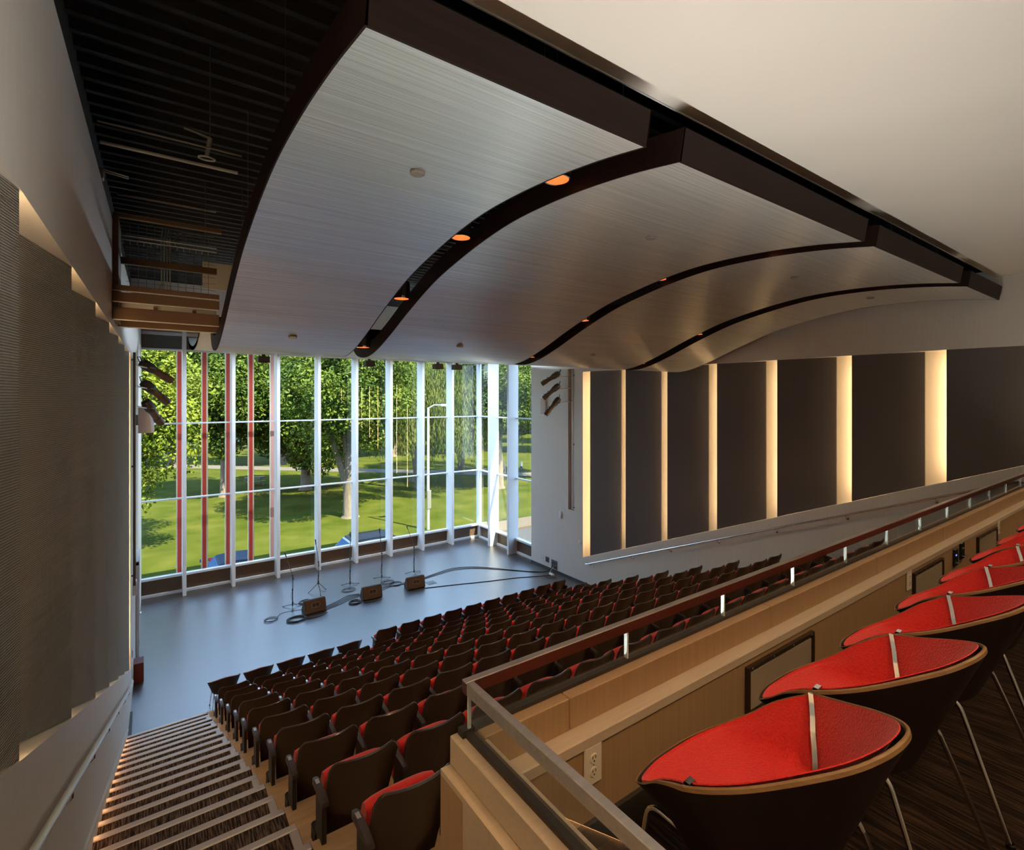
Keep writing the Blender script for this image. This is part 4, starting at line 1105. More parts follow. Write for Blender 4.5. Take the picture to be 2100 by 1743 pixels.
# ================================================================== WALL ITEMS
def profile_spot(base, tip, arm_from, label, group):
    """theatre profile spotlight: body from base (rear) to tip (lens), clamped to a pipe at arm_from"""
    base, tip, arm_from = Vector(base), Vector(tip), Vector(arm_from)
    o = thing('spotlight', label, 'spotlight', tuple(base), group)
    d = (tip - base); L = d.length; d.normalize()
    P = lambda t: base + d * (L * t)
    MB().tube([P(0), P(.03), P(.14), P(.36), P(.40)], [0.03, 0.085, 0.105, 0.10, 0.085], 14).build('lamp_housing', MT['black'], o, smooth=True)
    MB().tube([P(.40), P(.46), P(.47), P(.72), P(.73)], [0.085, 0.082, 0.074, 0.072, 0.08], 14).build('barrel', MT['spot_brown'], o, smooth=True)
    MB().tube([P(.73), P(.98), P(1.0)], [0.083, 0.083, 0.078], 14).build('lens_tube', MT['spot_brown'], o, smooth=True)
    sidev = d.cross(Vector((0, 0, 1))).normalized(); upv = sidev.cross(d)
    for t in (.20, .62, .84):
        c_ = P(t) + upv * 0.09
        MB().tube([c_ - upv * .02, c_ + upv * .02], 0.012, 8).build('knob', MT['black_gloss'], o)
    # carrying handle at the rear
    hb = P(.02)
    MB().tube([hb + sidev * .05, hb - d * .10 + sidev * .05 + upv * .07, hb - d * .10 - sidev * .05 + upv * .07, hb - sidev * .05], 0.01, 6).build('rear_handle', MT['black'], o, smooth=True)
    # yoke and clamp
    m_ = P(.34)
    yk = m_ + (arm_from - m_).normalized() * 0.17
    MB().tube([m_ + sidev * .11, yk + sidev * .11, yk - sidev * .11, m_ - sidev * .11], 0.012, 6).build('yoke', MT['spot_brown'], o, smooth=True)
    MB().tube([yk, arm_from], 0.015, 8).build('clamp_arm', MT['steel'], o, smooth=True)
    return o
MT['spot_brown'] = M('bronze_black_enamel', (0.045, 0.030, 0.020), 0.35)
# right wall: pipe in the slot, three spots
xp = XR - 0.02
o = tag(thing('lighting_pipe', 'vertical steel lighting pipe in a slot of the right wall', 'pipe', (XR + .04, 12.885, 2.4)))
MB().tube([(XR + .04, 12.9, 2.40), (XR + .04, 12.9, 7.15)], 0.022, 10).build('pipe', MT['steel'], o, smooth=True)
for z in (2.45, 4.6, 6.95): MB().tube([(XR + .04, 12.86, z), (XR + .115, 12.80, z)], 0.02, 8).build('stand_off', MT['void_steel'], o)
box('cable_tray', MT['void_bright'], XR + .08, XR + .115, 12.78, 12.82, 5.9, 6.7, o)
for k, (z0, z1, dy) in enumerate(((7.02, 6.66, 0.80), (6.62, 6.16, 0.66), (6.17, 5.60, 0.48))):
    base = (11.33, 13.12, z0 + .02); tip = (10.95, 13.12 + dy * .62, z1)
    profile_spot(base, tip, (XR + .03, 12.93, z0 - .10), f'black profile spotlight on the right wall pipe, {["top", "middle", "bottom"][k]} of three', 'spotlights on the right wall')
# left wall pipe and spots
yp = 12.75
xw = xl(yp)
o = tag(thing('lighting_pipe', 'vertical dark lighting pipe beside the left wall panels', 'pipe', (xw + .05, yp, 3.5)))
MB().tube([(xw + .05, yp, 2.4), (xw + .05, yp, 7.1)], 0.024, 10).build('pipe', MT['spot_brown'], o, smooth=True)
for z in (2.6, 4.8, 6.95): MB().tube([(xw + .05, yp, z), (xw + .004, yp, z)], 0.02, 8).build('stand_off', MT['void_steel'], o)
for k, (a, b) in enumerate((((288, 742), (352, 781)), ((292, 783), (344, 825)), ((297, 822), (331, 869)))):
    pa = at_y(a[0], a[1], 13.25); pb = at_y(b[0], b[1], 13.55)
    profile_spot(tuple(pa), tuple(pb), (xw + .05, yp + .02, pa.z - .10), f'black profile spotlight on the left wall pipe, {["top", "middle", "bottom"][k]} of three', 'spotlights on the left wall')
# white loudspeaker on the left wall
p = at_y(292, 861, 14.6)
o = tag(thing('wall_loudspeaker', 'white curved loudspeaker on the left wall under the spotlights', 'speaker', (p.x, 14.6, p.z)))
xs0 = xl(14.6)
rows = []
for zz, bulge in ((-0.30, 0.30), (-0.22, 0.31), (0.0, 0.29), (0.22, 0.24), (0.30, 0.21)):
    rows.append([(xs0 + 0.06, 14.42, p.z + zz), (xs0 + 0.06 + bulge * .8, 14.45, p.z + zz), (xs0 + 0.06 + bulge, 14.52, p.z + zz), (xs0 + 0.06 + bulge, 14.70, p.z + zz), (xs0 + 0.06 + bulge * .8, 14.78, p.z + zz), (xs0 + 0.06, 14.80, p.z + zz)])
m = MB().grid(rows, close_u=True); m.f.append((0, 1, 2, 3, 4, 5)); m.f.append(tuple(range(len(m.v) - 1, len(m.v) - 7, -1)))
m.build('cabinet', MT['white_plastic'], o, smooth=True)
box('bracket', MT['white_plastic'], xs0 + .001, xs0 + .06, 14.55, 14.65, p.z - .12, p.z + .12, o)
# small speaker on the right wall
o = tag(thing('wall_loudspeaker', 'slim pale rose loudspeaker in white frame on the right wall', 'speaker', (XR, 14.35, 5.88)))
MB().bbox(XR - .10, XR - .002, 14.22, 14.50, 5.54, 6.22, .012).build('cabinet', MT['white_plastic'], o)
MB().bbox(XR - .108, XR - .10, 14.25, 14.47, 5.58, 6.18, .003).build('grille', MT['pink_panel'], o)
box('bracket', MT['void_steel'], XR - .06, XR - .03, 14.50, 14.53, 5.75, 5.98, o)
o = tag(thing('wall_strobe', 'white oval alarm device on the right wall below the spotlight slot', 'alarm', (XR, 13.465, 2.14)))
MB().lathe([(0.0, 0.05), (0.06, 0.045), (0.085, 0.02), (0.09, 0.0)], (XR - .002, 13.465, 2.16), 24, (-1, 0, 0)).build('body', MT['white_plastic'], o, smooth=True)
MB().bbox(XR - .06, XR - .002, 13.40, 13.53, 1.98, 2.12, .02).build('lower_body', MT['white_plastic'], o)
def wplate(y, z, w_, h_, mat, label, cat, extra=None):
    o = tag(thing('wall_plate', label, cat, (XR, y, z)))
    MB().bbox(XR - .014, XR - .001, y - w_ / 2, y + w_ / 2, z - h_ / 2, z + h_ / 2, .004).build('cover', mat, o)
    MB().bbox(XR - .019, XR - .014, y - w_ * .3, y + w_ * .3, z - h_ * .3, z + h_ * .3, .002).build('inset', extra or mat, o)
wplate(12.50, 1.36, 0.15, 0.13, MT['white_plastic'], 'white switch plate on the right wall beside the lit panel slot', 'switch')
wplate(14.58, 0.36, 0.06, 0.12, MT['white_plastic'], 'small white socket plate low on the right wall, nearer the window', 'socket')
wplate(14.47, 0.35, 0.06, 0.12, MT['white_plastic'], 'small white socket plate low on the right wall, beside the black panel', 'socket')
wplate(14.20, 0.345, 0.19, 0.19, MT['spandrel'], 'dark grey connector panel low on the right wall', 'connector panel', MT['black'])
o = tag(thing('wall_connector_box', 'grey connector box with plugged leads low on the right wall', 'connector panel', (XR, 13.80, 0.27)))
MB().bbox(XR - .02, XR - .001, 13.66, 13.96, 0.12, 0.42, .004).build('cover', MT['spandrel'], o)
for k in range(6):
    MB().lathe([(0, .02), (.022, .02), (.022, 0)], (XR - .02, 13.72 + .09 * (k % 3), .20 + .12 * (k // 3)), 10, (-1, 0, 0)).build('socket', MT['black'], o)
# low red box by the left wall, white door near the window
o = tag(thing('red_wall_box', 'low dark red box standing on the stage against the left wall', 'box', (xl(13.7) + .08, 13.8, 0)))
MB().bbox(xl(13.7) + .004, -0.125, 13.66, 14.0, 0.001, 0.42, .008).build('body', MT['board_red'], o)
MB().bbox(xl(13.7) + .02, -0.14, 13.655, 13.662, 0.03, 0.39, .002).build('front_face', MT['board_red'], o)
d1 = thing('door_1', None, None, (xl(15.5), 15.5, 0), kind='structure')
for y in (14.95, 16.05): MB().bbox(xl(15.5), xl(15.5) + .06, y - .05, y + .05, 0, 2.3, .004).build('door_frame', MT['white_paint'], d1)
MB().bbox(xl(15.5), xl(15.5) + .06, 14.9, 16.1, 2.22, 2.32, .004).build('door_frame', MT['white_paint'], d1)
MB().bbox(xl(15.5) + .002, xl(15.5) + .04, 15.0, 16.0, 0.01, 2.22, .004).build('door_leaf', MT['white_plastic'], d1)
MB().tube([(xl(15.5) + .04, 15.1, 1.0), (xl(15.5) + .09, 15.1, 1.0), (xl(15.5) + .09, 15.24, 1.0)], .012, 8).build('door_handle', MT['chrome'], d1, smooth=True)
def lplate(y, z, w_, h_, label, cat, dpt=.05):
    o = tag(thing('wall_plate', label, cat, (xl(y), y, z)))
    MB().bbox(xl(y) + .001, xl(y) + dpt, y - w_ / 2, y + w_ / 2, z - h_ / 2, z + h_ / 2, .008).build('cover', MT['white_plastic'], o)
    MB().bbox(xl(y) + dpt, xl(y) + dpt + .005, y - w_ * .3, y + w_ * .3, z - h_ * .3, z + h_ * .3, .002).build('inset', MT['white_paint'], o)
lplate(13.45, 2.15, .18, .30, 'white alarm device on the left wall near the stage', 'alarm', .07)
lplate(13.0, .95, .12, .16, 'white switch plate low on the left wall, upper of two', 'switch', .02)
lplate(13.0, .55, .12, .20, 'white socket plate low on the left wall, lower of two', 'socket', .02)
# ================================================================== OUTSIDE
GZ = -1.8
MT['lawn'] = M('mown_grass', (0.020, 0.031, 0.002), 0.9, var=(0.047, 0.052, 0.008), ns=0.5, detail=12, bump=0.3, spec=0.04)
MT['asphalt'] = M('asphalt', (0.024, 0.0235, 0.022), 0.9, var=(0.031, 0.030, 0.029), ns=8)
MT['paving'] = M('tan_paving', (0.055, 0.040, 0.022), 0.85, var=(0.068, 0.050, 0.029), ns=6)
MT['path'] = M('pale_path', (0.055, 0.048, 0.036), 0.9, var=(0.07, 0.06, 0.047), ns=4)
MT['bark'] = M('bark', (0.0715, 0.0523, 0.0330), 0.9, var=(0.1210, 0.0935, 0.0605), scale=(4, 4, 1), ns=3, bump=0.6)
MT['bark_pale'] = M('pale_bark', (0.06, 0.046, 0.03), 0.9, var=(0.11, 0.09, 0.06), scale=(4, 4, 1), ns=3, bump=0.6)
MT['leaf_yel'] = leaf_mat('yellow_green_leaves', (0.0504, 0.0798, 0.0042), (0.1428, 0.1680, 0.0126))
MT['leaf_mid'] = leaf_mat('mid_green_leaves', (0.0231, 0.0504, 0.0042), (0.0840, 0.1176, 0.0105))
MT['leaf_dark'] = leaf_mat('dark_green_leaves', (0.0125, 0.0350, 0.0060), (0.0400, 0.0750, 0.0110))
MT['leaf_willow'] = leaf_mat('willow_leaves', (0.0385, 0.0605, 0.0110), (0.1100, 0.1320, 0.0303))

struct(box('ground_lawn', MT['lawn'], -120, 160, 27.2, 260, GZ - 0.3, GZ))
struct(box('ground_street', MT['asphalt'], -120, 160, 19.5, 25.2, GZ - 0.4, GZ - 0.12))
struct(box('ground_kerb_walk', MT['paving'], -120, 160, 25.2, 27.2, GZ - 0.3, GZ + 0.005))
struct(box('ground_street_side', MT['asphalt'], 12.1, 60, -20, 19.5, GZ - 0.4, GZ - 0.12))
for x in range(-30, 60, 8):
    struct(box('ground_lane_mark', MT['white_paint'], x, x + 3.5, 21.3, 21.42, GZ - 0.12, GZ - 0.116))
pa, pb = at_z(300, 955, GZ), at_z(1150, 974, GZ)
dv = (pb - pa).normalized(); nv = Vector((-dv.y, dv.x, 0)) * 1.3
pa = pa - dv * 40; pb = pb + dv * 40
struct(MB().prism([pa + nv + Vector((0, 0, .005)), pa - nv + Vector((0, 0, .005)), pb - nv + Vector((0, 0, .005)), pb + nv + Vector((0, 0, .005))][::-1], (0, 0, 0.02)).build('ground_path', MT['path']))

def leaf_cloud(name, centers, radii, n, size, mat, parent, rs, droop=0.0, aspect=0.55):
    """n leaf quads scattered through puffs; centers (k,3), radii (k,3)"""
    k = len(centers); centers = np.array(centers, float); radii = np.array(radii, float)
    wgt = radii.prod(1) ** (2 / 3); wgt /= wgt.sum()
    ci = rs.choice(k, n, p=wgt)
    d = rs.normal(size=(n, 3)); d /= np.linalg.norm(d, axis=1)[:, None]
    rad = rs.uniform(0.25, 1.0, n) ** 0.4
    pos = centers[ci] + d * rad[:, None] * radii[ci]
    nrm = d * 0.7 + rs.normal(size=(n, 3)) * 0.6 + np.array([0, 0, 0.5]); nrm /= np.linalg.norm(nrm, axis=1)[:, None]
    a = np.cross(nrm, rs.normal(size=(n, 3))); a /= np.linalg.norm(a, axis=1)[:, None] + 1e-9
    if droop:
        a = a * (1 - droop) + np.array([0, 0, -1.0]) * droop; a /= np.linalg.norm(a, axis=1)[:, None]
    b = np.cross(nrm, a)
    s = size * rs.uniform(0.6, 1.35, n)[:, None]
    asp = aspect
    v = np.stack([pos - a * s, pos + b * s * asp, pos + a * s, pos - b * s * asp], 1).reshape(-1, 3)
    off = np.array(LOC.get(parent.name, Vector((0, 0, 0)))); v = v - off
    me = bpy.data.meshes.new(name)
    me.vertices.add(n * 4); me.vertices.foreach_set('co', v.astype(np.float32).ravel())
    me.loops.add(n * 4); me.loops.foreach_set('vertex_index', np.arange(n * 4, dtype=np.int32))
    me.polygons.add(n); me.polygons.foreach_set('loop_start', np.arange(0, n * 4, 4, dtype=np.int32))
    me.polygons.foreach_set('loop_total', np.full(n, 4, dtype=np.int32))
    me.update(calc_edges=True); me.materials.append(mat)
    o = bpy.data.objects.new(name, me); C.objects.link(o); o.parent = parent
    o['kind'] = 'stuff'
    return o

def tree(label, x, y, crown_z0, top, rx, ry, mat, n, size, seed, trunk_r=0.25, bark='bark', fork=None, puffs=26, group='trees on the lawn', name='leafy_tree', dx=0, dy=0):
    rs = np.random.RandomState(seed)
    o = thing(name, label, 'tree', (x, y, GZ), group)
    h = top - crown_z0
    cz = crown_z0 + h * 0.5
    cents, rads = [], []
    for k in range(puffs):
        d = rs.normal(size=3); d /= np.linalg.norm(d)
        q = rs.uniform(0.35, 0.86)
        # fuller low and middle, rounder top
        cents.append((x + dx + d[0] * rx * q, y + dy + d[1] * ry * q, cz + d[2] * h * 0.5 * q))
        f = rs.uniform(0.22, 0.36)
        rads.append((rx * f, ry * f, h * 0.5 * f * 0.85))
    leaf_cloud('crown', cents, rads, n, size, mat, o, rs)
    base = Vector((x, y, GZ - 0.05))
    top_t = Vector((x + dx * .6 + rs.uniform(-.3, .3), y + dy * .6, cz))
    m = MB()
    m.tube([base, base + Vector((0, 0, 0.25)), base.lerp(top_t, 0.3), base.lerp(top_t, .65), top_t], [trunk_r * 1.6, trunk_r * 1.1, trunk_r * .9, trunk_r * .7, trunk_r * .3], 10)
    m.build('trunk', MT[bark], o, smooth=True)
    for k in range(7):
        a = base.lerp(top_t, rs.uniform(0.35, 0.9))
        c_ = Vector(cents[k])
        if c_.z < a.z - .3: c_.z = a.z + .3
        mid = a.lerp(c_, 0.5) + Vector((0, 0, 0.25))
        MB().tube([a, mid, c_], [trunk_r * .42, trunk_r * .3, trunk_r * .12], 7).build('branch', MT[bark], o, smooth=True)
    if fork:
        for (ex, ey, ez, r_) in fork:
            a = base + Vector((0, 0, 1.6)); e = Vector((ex, ey, ez))
            MB().tube([a, a.lerp(e, .5) + Vector((0, 0, .2)), e], [trunk_r * .75, r_, r_ * .5], 9).build('branch', MT[bark], o, smooth=True)
    return o

def willow(label, x, y, top, R, n, seed, lean=(0, 0), low=0.2):
    rs = np.random.RandomState(seed)
    o = thing('willow_tree', label, 'tree', (x, y, GZ), 'willows on the lawn')
    cents, rads = [], []
    for k in range(70):
        a = rs.uniform(0, 2 * math.pi); q = R * rs.uniform(0.15, 1.0) ** 0.6
        zt = GZ + (top - GZ) * (1 - 0.35 * (q / R) ** 2) * rs.uniform(.82, 1.0)
        ln = rs.uniform(4.0, 8.5)
        zz = max(zt - ln, low + rs.uniform(0, 1.5) + GZ + 1.5)
        cents.append((x + q * math.cos(a), y + q * math.sin(a), (zt + zz) / 2))
        rads.append((R * .13, R * .13, max(.6, (zt - zz) / 2)))
    leaf_cloud('hanging_foliage', cents, rads, n, 0.17, MT['leaf_willow'], o, rs, droop=0.75, aspect=0.22)
    base = Vector((x, y, GZ - .05)); t = Vector((x + lean[0], y + lean[1], GZ + (top - GZ) * .62))
    MB().tube([base, base.lerp(t, .35), t], [0.42, .3, .14], 10).build('trunk', MT['bark_pale'], o, smooth=True)
    for k in range(6):
        e = Vector(cents[k * 5]); e.z = max(e.z, t.z)
        a = base.lerp(t, rs.uniform(.55, .95))
        MB().tube([a, a.lerp(e, .5) + Vector((0, 0, .4)), e], [.13, .09, .04], 7).build('branch', MT['bark_pale'], o, smooth=True)
    return o

tree('bright yellow-green maple at the left edge of the window', -1.9, 32.5, -0.2, 11.8, 4.7, 4.2, MT['leaf_yel'], 62000, 0.105, 1, 0.3, puffs=110)
tree('dark-trunked leafy tree behind the red fins', 4.9, 47.0, 0.9, 13.0, 6.0, 4.8, MT['leaf_mid'], 52000, 0.145, 2, 0.34, puffs=95)
tree('leafy tree with low branches left of the forked tree', 11.0, 46.5, -0.8, 12.8, 5.6, 4.8, MT['leaf_mid'], 52000, 0.145, 3, 0.40, puffs=95)
tree('large forked tree with pale grey trunk in the middle of the lawn', 10.9, 34.0, 1.9, 12.2, 4.9, 4.4, MT['leaf_mid'], 62000, 0.105, 4, 0.42, 'bark_pale', fork=[(8.7, 34.5, 6.6, .17), (11.8, 34.5, 8.0, .18), (10.0, 33.8, 7.6, .12)], puffs=95)
willow('weeping willow right of the forked tree', 19.3, 41.0, 13.5, 6.4, 70000, 5, (-1.6, 0), 0.6)
willow('weeping willow near the window corner', 26.8, 47.0, 14.0, 6.8, 64000, 6, (0.4, 0), 1.0)
tree('pale-trunked tree seen through the side window', 25.2, 37.3, 2.6, 13.0, 4.4, 4.2, MT['leaf_mid'], 45000, 0.115, 7, 0.36, 'bark_pale', puffs=80)
tree('dark leafy tree at the right edge of the side window', 31.5, 39.5, 1.2, 13.5, 5.0, 4.6, MT['leaf_mid'], 42000, 0.125, 8, 0.36, puffs=80)
far = [(-7, 60, 'leaf_mid'), (2, 72, 'leaf_dark'), (13.0, 66, 'leaf_mid'), (20, 72, 'leaf_dark'), (27, 66, 'leaf_mid'), (35, 64, 'leaf_dark'), (43, 66, 'leaf_mid'), (50, 56, 'leaf_dark'), (60, 70, 'leaf_mid')]
for k, (x, y, lm) in enumerate(far):
    tree(f'tall background tree beyond the path, {ORD[k]} from the left', x, y, -0.6 if k not in (1, 4) else 1.6, 12.2 if k == 1 else 15.5, 6.6, 5.0, MT[lm], 26000, 0.25, 20 + k, 0.4, puffs=80, group='background trees beyond the path')
hs_ = [(-16, 88), (-6, 92), (8, 90), (19, 94), (30, 90), (41, 92), (52, 88), (64, 90), (76, 84)]
for k, (x, y) in enumerate(hs_):
    tree(f'dark hedge-like tree closing the far side of the park, {ORD[k]} from the left', x, y, GZ, 12.5 if k != 2 else 9.0, 7.5, 5.0, MT['leaf_dark'], 15000, 0.38, 60 + k, 0.4, puffs=44, group='trees closing the far side of the park', name='hedge_tree')
# boulder
def boulder(u, v, r, label, mat):
    p = at_z(u, v, GZ); rs = np.random.RandomState(int(u))
    rows = []
    for i in range(7):
        th = math.pi * i / 12
        rows.append([(p.x + r * math.cos(a) * math.cos(th) * rs.uniform(.88, 1.1), p.y + r * math.sin(a) * math.cos(th) * rs.uniform(.88, 1.1), GZ - .03 + r * .7 * math.sin(th) * rs.uniform(.9, 1.1)) for a in np.linspace(0, 2 * math.pi, 13)[:-1]])
    m = MB().grid(rows, close_u=True); b = len(m.v) - 12; m.f.append(tuple(range(b, b + 12)))
    tag(m.build('boulder', mat, smooth=True), label, 'boulder')
boulder(846, 987, 0.55, 'grey boulder on the lawn below the willow', MT['bark_pale'])
boulder(668, 953, 0.9, 'orange-brown boulder by the far path', M('rust_stone', (0.45, 0.2, 0.06), .9, var=(0.5, .3, .12), ns=3))

# red and cream sun fins outside the glass
MT['fin_red'] = M('red_fin', (0.62, 0.06, 0.035), 0.5)
MT['fin_pink'] = M('pale_red_fin', (0.75, 0.36, 0.32), 0.5)
MT['fin_cream'] = M('cream_fin_edge', (0.72, 0.62, 0.45), 0.5)
for k, (u, pm_) in enumerate(((368, 0), (419, 0), (467.5, 0), (514, 0), (558.5, 1))):
    x = at_y(u, 900, 19.75).x
    o = tag(thing('sun_fin', f'vertical red exterior sun fin with cream edges, {ORD[k]} from the left wall', 'fin', (x, 19.75, GZ), 'red sun fins outside the window'))
    box('red_face', MT['fin_pink' if pm_ else 'fin_red'], x - 0.055, x + 0.055, 19.70, 19.80, GZ, 8.2, o)
    box('cream_edge', MT['fin_cream'], x - 0.085, x - 0.055, 19.70, 19.80, GZ, 8.2, o)
    box('cream_edge', MT['fin_cream'], x + 0.055, x + 0.10, 19.70, 19.80, GZ, 8.2, o)
    box('foot', MT['steel'], x - 0.1, x + 0.11, 19.66, 19.84, GZ - .12, GZ, o)

# vehicles parked along the street
MT['tyre'] = M('tyre', (0.02, 0.02, 0.02), .8)
MT['car_glass'] = M('car_glass', (0.05, 0.10, 0.20), .08, spec=.9)
MT['car_white'] = M('white_car_paint', (0.4800, 0.4800, 0.4800), .25, coat=.5)
MT['car_dark'] = M('dark_blue_car_paint', (0.02, 0.035, 0.07), .25, coat=.5)
MT['car_blue'] = M('blue_car_paint', (0.10, 0.25, 0.38), .25, coat=.5)
def vehicle(name, label, x, y, body, roof_prof, lower_prof, paint, wins, rails=False, roof_mat=None, roof_skin=None):
    o = tag(thing(name, label, 'car', (x, y, GZ - .12), 'vehicles parked along the street'))
    z0 = GZ - .12
    W = 0.9
    m = MB()
    rows = [[(x + a, y + s_ * W * k, z0 + b) for a, b in lower_prof] for s_, k in ((-1, .93), (-1, 1), (1, 1), (1, .93))]
    m.grid(rows, close_u=True); n = len(lower_prof); m.f.append(tuple(range(n - 1, -1, -1))); m.f.append(tuple(range(3 * n, 4 * n)))
    m.build('body', paint, o)
    m = MB(); cz = roof_prof[0][1]
    zt = max(b for a, b in roof_prof)
    rows = []
    for s_ in (-1, 1):
        rows.append([(x + a, y + s_ * (W * .95 - 0.16 * (b - cz) / (zt - cz)), z0 + b) for a, b in roof_prof])
    m.grid(rows, close_u=True); n = len(roof_prof); m.f.append(tuple(range(n - 1, -1, -1))); m.f.append(tuple(range(n, 2 * n)))
    m.build('cabin', roof_mat or paint, o)
    for (a0, a1, b0, b1, a2, a3) in wins:
        for s_ in (-1, 1):
            f0 = W * .95 - 0.16 * (b0 - cz) / (zt - cz) + .006; f1 = W * .95 - 0.16 * (b1 - cz) / (zt - cz) + .006
            pts = [(x + a0, y + s_ * f0, z0 + b0), (x + a1, y + s_ * f0, z0 + b0), (x + a3, y + s_ * f1, z0 + b1), (x + a2, y + s_ * f1, z0 + b1)]
            MB().prism(pts, (0, s_ * .004, 0)).build('side_window', MT['car_glass'], o)
    if roof_skin:
        a0, a1 = roof_prof[1], roof_prof[-2]
        MB().bbox(x + a0[0] + .05, x + a1[0] - .03, y - W * .74, y + W * .74, z0 + zt - .03, z0 + zt + .012, .01).build('roof_panel', roof_skin, o)
    # windscreen on the front slope
    (a0, b0), (a1, b1) = roof_prof[0], roof_prof[1]
    w0, w1 = W * .85, W * .76
    nrm = Vector((-(b1 - b0), 0, (a1 - a0))).normalized() * .006
    MB().prism([Vector((x + a0 * .96 + a1 * .04, y - w0, z0 + b0 + .03)) + nrm, Vector((x + a0 * .96 + a1 * .04, y + w0, z0 + b0 + .03)) + nrm, Vector((x + a1 * .94 + a0 * .06, y + w1, z0 + b1 - .03)) + nrm, Vector((x + a1 * .94 + a0 * .06, y - w1, z0 + b1 - .03)) + nrm], tuple(nrm)).build('windscreen', MT['car_glass'], o)
    xs_ = [a for a, b in lower_prof]
    for wx in (min(xs_) + .85, max(xs_) - .85):
        for s_ in (-1, 1):
            MB().lathe([(0, .11), (.2, .12), (.33, .11), (.36, .06), (.33, 0), (0, 0)], (x + wx, y + s_ * (W - .1), z0 + .36), 20, (0, s_, 0)).build('wheel', MT['tyre'], o, smooth=True)
    if rails:
        for s_ in (-1, 1):
            MB().tube([(x + roof_prof[1][0] + .2, y + s_ * .62, z0 + zt + .05), (x + roof_prof[-2][0] - .2, y + s_ * .62, z0 + zt + .05)], .02, 6).build('roof_rail', MT['black'], o, smooth=True)
    return o
vehicle('white_suv', 'white sport utility vehicle parked on the street behind the window sill', 7.95, 22.8, None,
        [(-1.35, 1.05), (-.75, 1.70), (.0, 1.76), (1.25, 1.72), (1.6, 1.05)],
        [(-2.4, .35), (-2.35, .85), (-1.4, 1.05), (1.6, 1.08), (1.9, .9), (1.9, .35)], MT['car_white'],
        [(-.95, -.1, 1.12, 1.6, -.55, -.1), (0.0, .6, 1.12, 1.6, 0.0, .6), (.7, 1.35, 1.12, 1.58, .7, 1.15)], True, None, MT['asphalt'])
vehicle('pickup_truck', 'dark blue pickup truck in shade behind the red fins', 2.7, 22.9, None,
        [(-1.15, 1.08), (-.55, 1.76), (.0, 1.82), (.62, 1.78), (.75, 1.08)],
        [(-2.6, .4), (-2.55, .95), (-1.2, 1.08), (2.7, 1.10), (2.75, .95), (2.7, .4)], MT['car_dark'],
        [(-.8, -.15, 1.15, 1.64, -.42, -.15), (-.05, .62, 1.15, 1.64, -.05, .55)], False, MT['car_dark'])
vehicle('blue_sedan', 'blue sedan parked near the window corner', 13.15, 22.5, None,
        [(-1.2, .92), (-.5, 1.38), (.1, 1.43), (.8, 1.36), (1.5, .95)],
        [(-2.25, .32), (-2.2, .72), (-1.2, .92), (1.5, .97), (2.25, .85), (2.25, .32)], MT['car_blue'],
        [(-.8, .1, .98, 1.32, -.4, .1), (.2, 1.1, .98, 1.30, .2, .75)])

# street furniture
MT['sign_red'] = M('sign_red', (0.6, 0.03, 0.03), .5)
MT['sign_blue'] = M('sign_navy', (0.03, 0.04, 0.15), .5)
def meter_sign(x, y, label, red):
    o = tag(thing('parking_sign', label, 'sign', (x, y, GZ), 'small parking signs at the kerb'))
    MB().tube([(x, y, GZ), (x, y, -.85)], .03, 8).build('post', MT['black'], o, smooth=True)
    for k, (dx, z) in enumerate(((-.12, -.80), (.10, -.98))):
        pl = MB().bbox(x + dx - .27, x + dx + .27, y - .015, y + .015, z - .065, z + .065, .004).build('plate', MT['sign_red' if red else 'sign_blue'], o)
        MB().box(x + dx - .20, x + dx + .02, y - .019, y - .015, z - .03, z + .03).build('lettering_band', MT['white_plastic'], pl)
        MB().box(x + dx + .06, x + dx + .24, y - .019, y - .015, z - .05, z + .05).build('colour_band', MT['white_plastic' if red else 'sign_red'], pl)
p = at_y(431, 1163, 25.45); meter_sign(p.x, 25.45, 'small navy and red parking sign on a post behind the first bay', False)
p = at_y(793, 1093, 25.45); meter_sign(p.x, 25.45, 'small red and white parking sign behind the white vehicle', True)
b_ = at_z(878, 1086, GZ)
o = tag(thing('lamp_post', 'tall slim pale street lamp post near the window corner', 'lamp post', (b_.x, b_.y, GZ)))
MB().tube([(b_.x, b_.y, GZ), (b_.x, b_.y, 5.6)], [.10, .07], 10).build('pole', MT['steel'], o, smooth=True)
MB().tube([(b_.x, b_.y, 5.55), (b_.x + .3, b_.y - .2, 5.75), (b_.x + .8, b_.y - .5, 5.75)], .04, 8).build('arm', MT['steel'], o, smooth=True)
MB().bbox(b_.x + .6, b_.x + 1.2, b_.y - .75, b_.y - .45, 5.68, 5.8, .02).build('lamp_head', MT['white_plastic'], o)
MB().bbox(b_.x - .13, b_.x + .13, b_.y - .16, b_.y - .10, GZ + 1.3, GZ + 2.4, .01).build('control_box', MT['spandrel'], o)
b_ = at_z(1061, 1070, GZ)
o = tag(thing('street_sign', 'dark narrow street sign on a post on the tan pavement', 'sign', (b_.x, b_.y, GZ)))
MB().tube([(b_.x, b_.y, GZ), (b_.x, b_.y, GZ + 1.6)], .035, 8).build('post', MT['black'], o, smooth=True)
MB().bbox(b_.x - .10, b_.x + .10, b_.y - .03, b_.y + .03, GZ + 1.25, GZ + 1.6, .01).build('plate', MT['sign_blue'], o)
MB().bbox(b_.x - .14, b_.x + .0, b_.y - .05, b_.y - .03, GZ + .6, GZ + .75, .005).build('plate', MT['sign_red'], o)
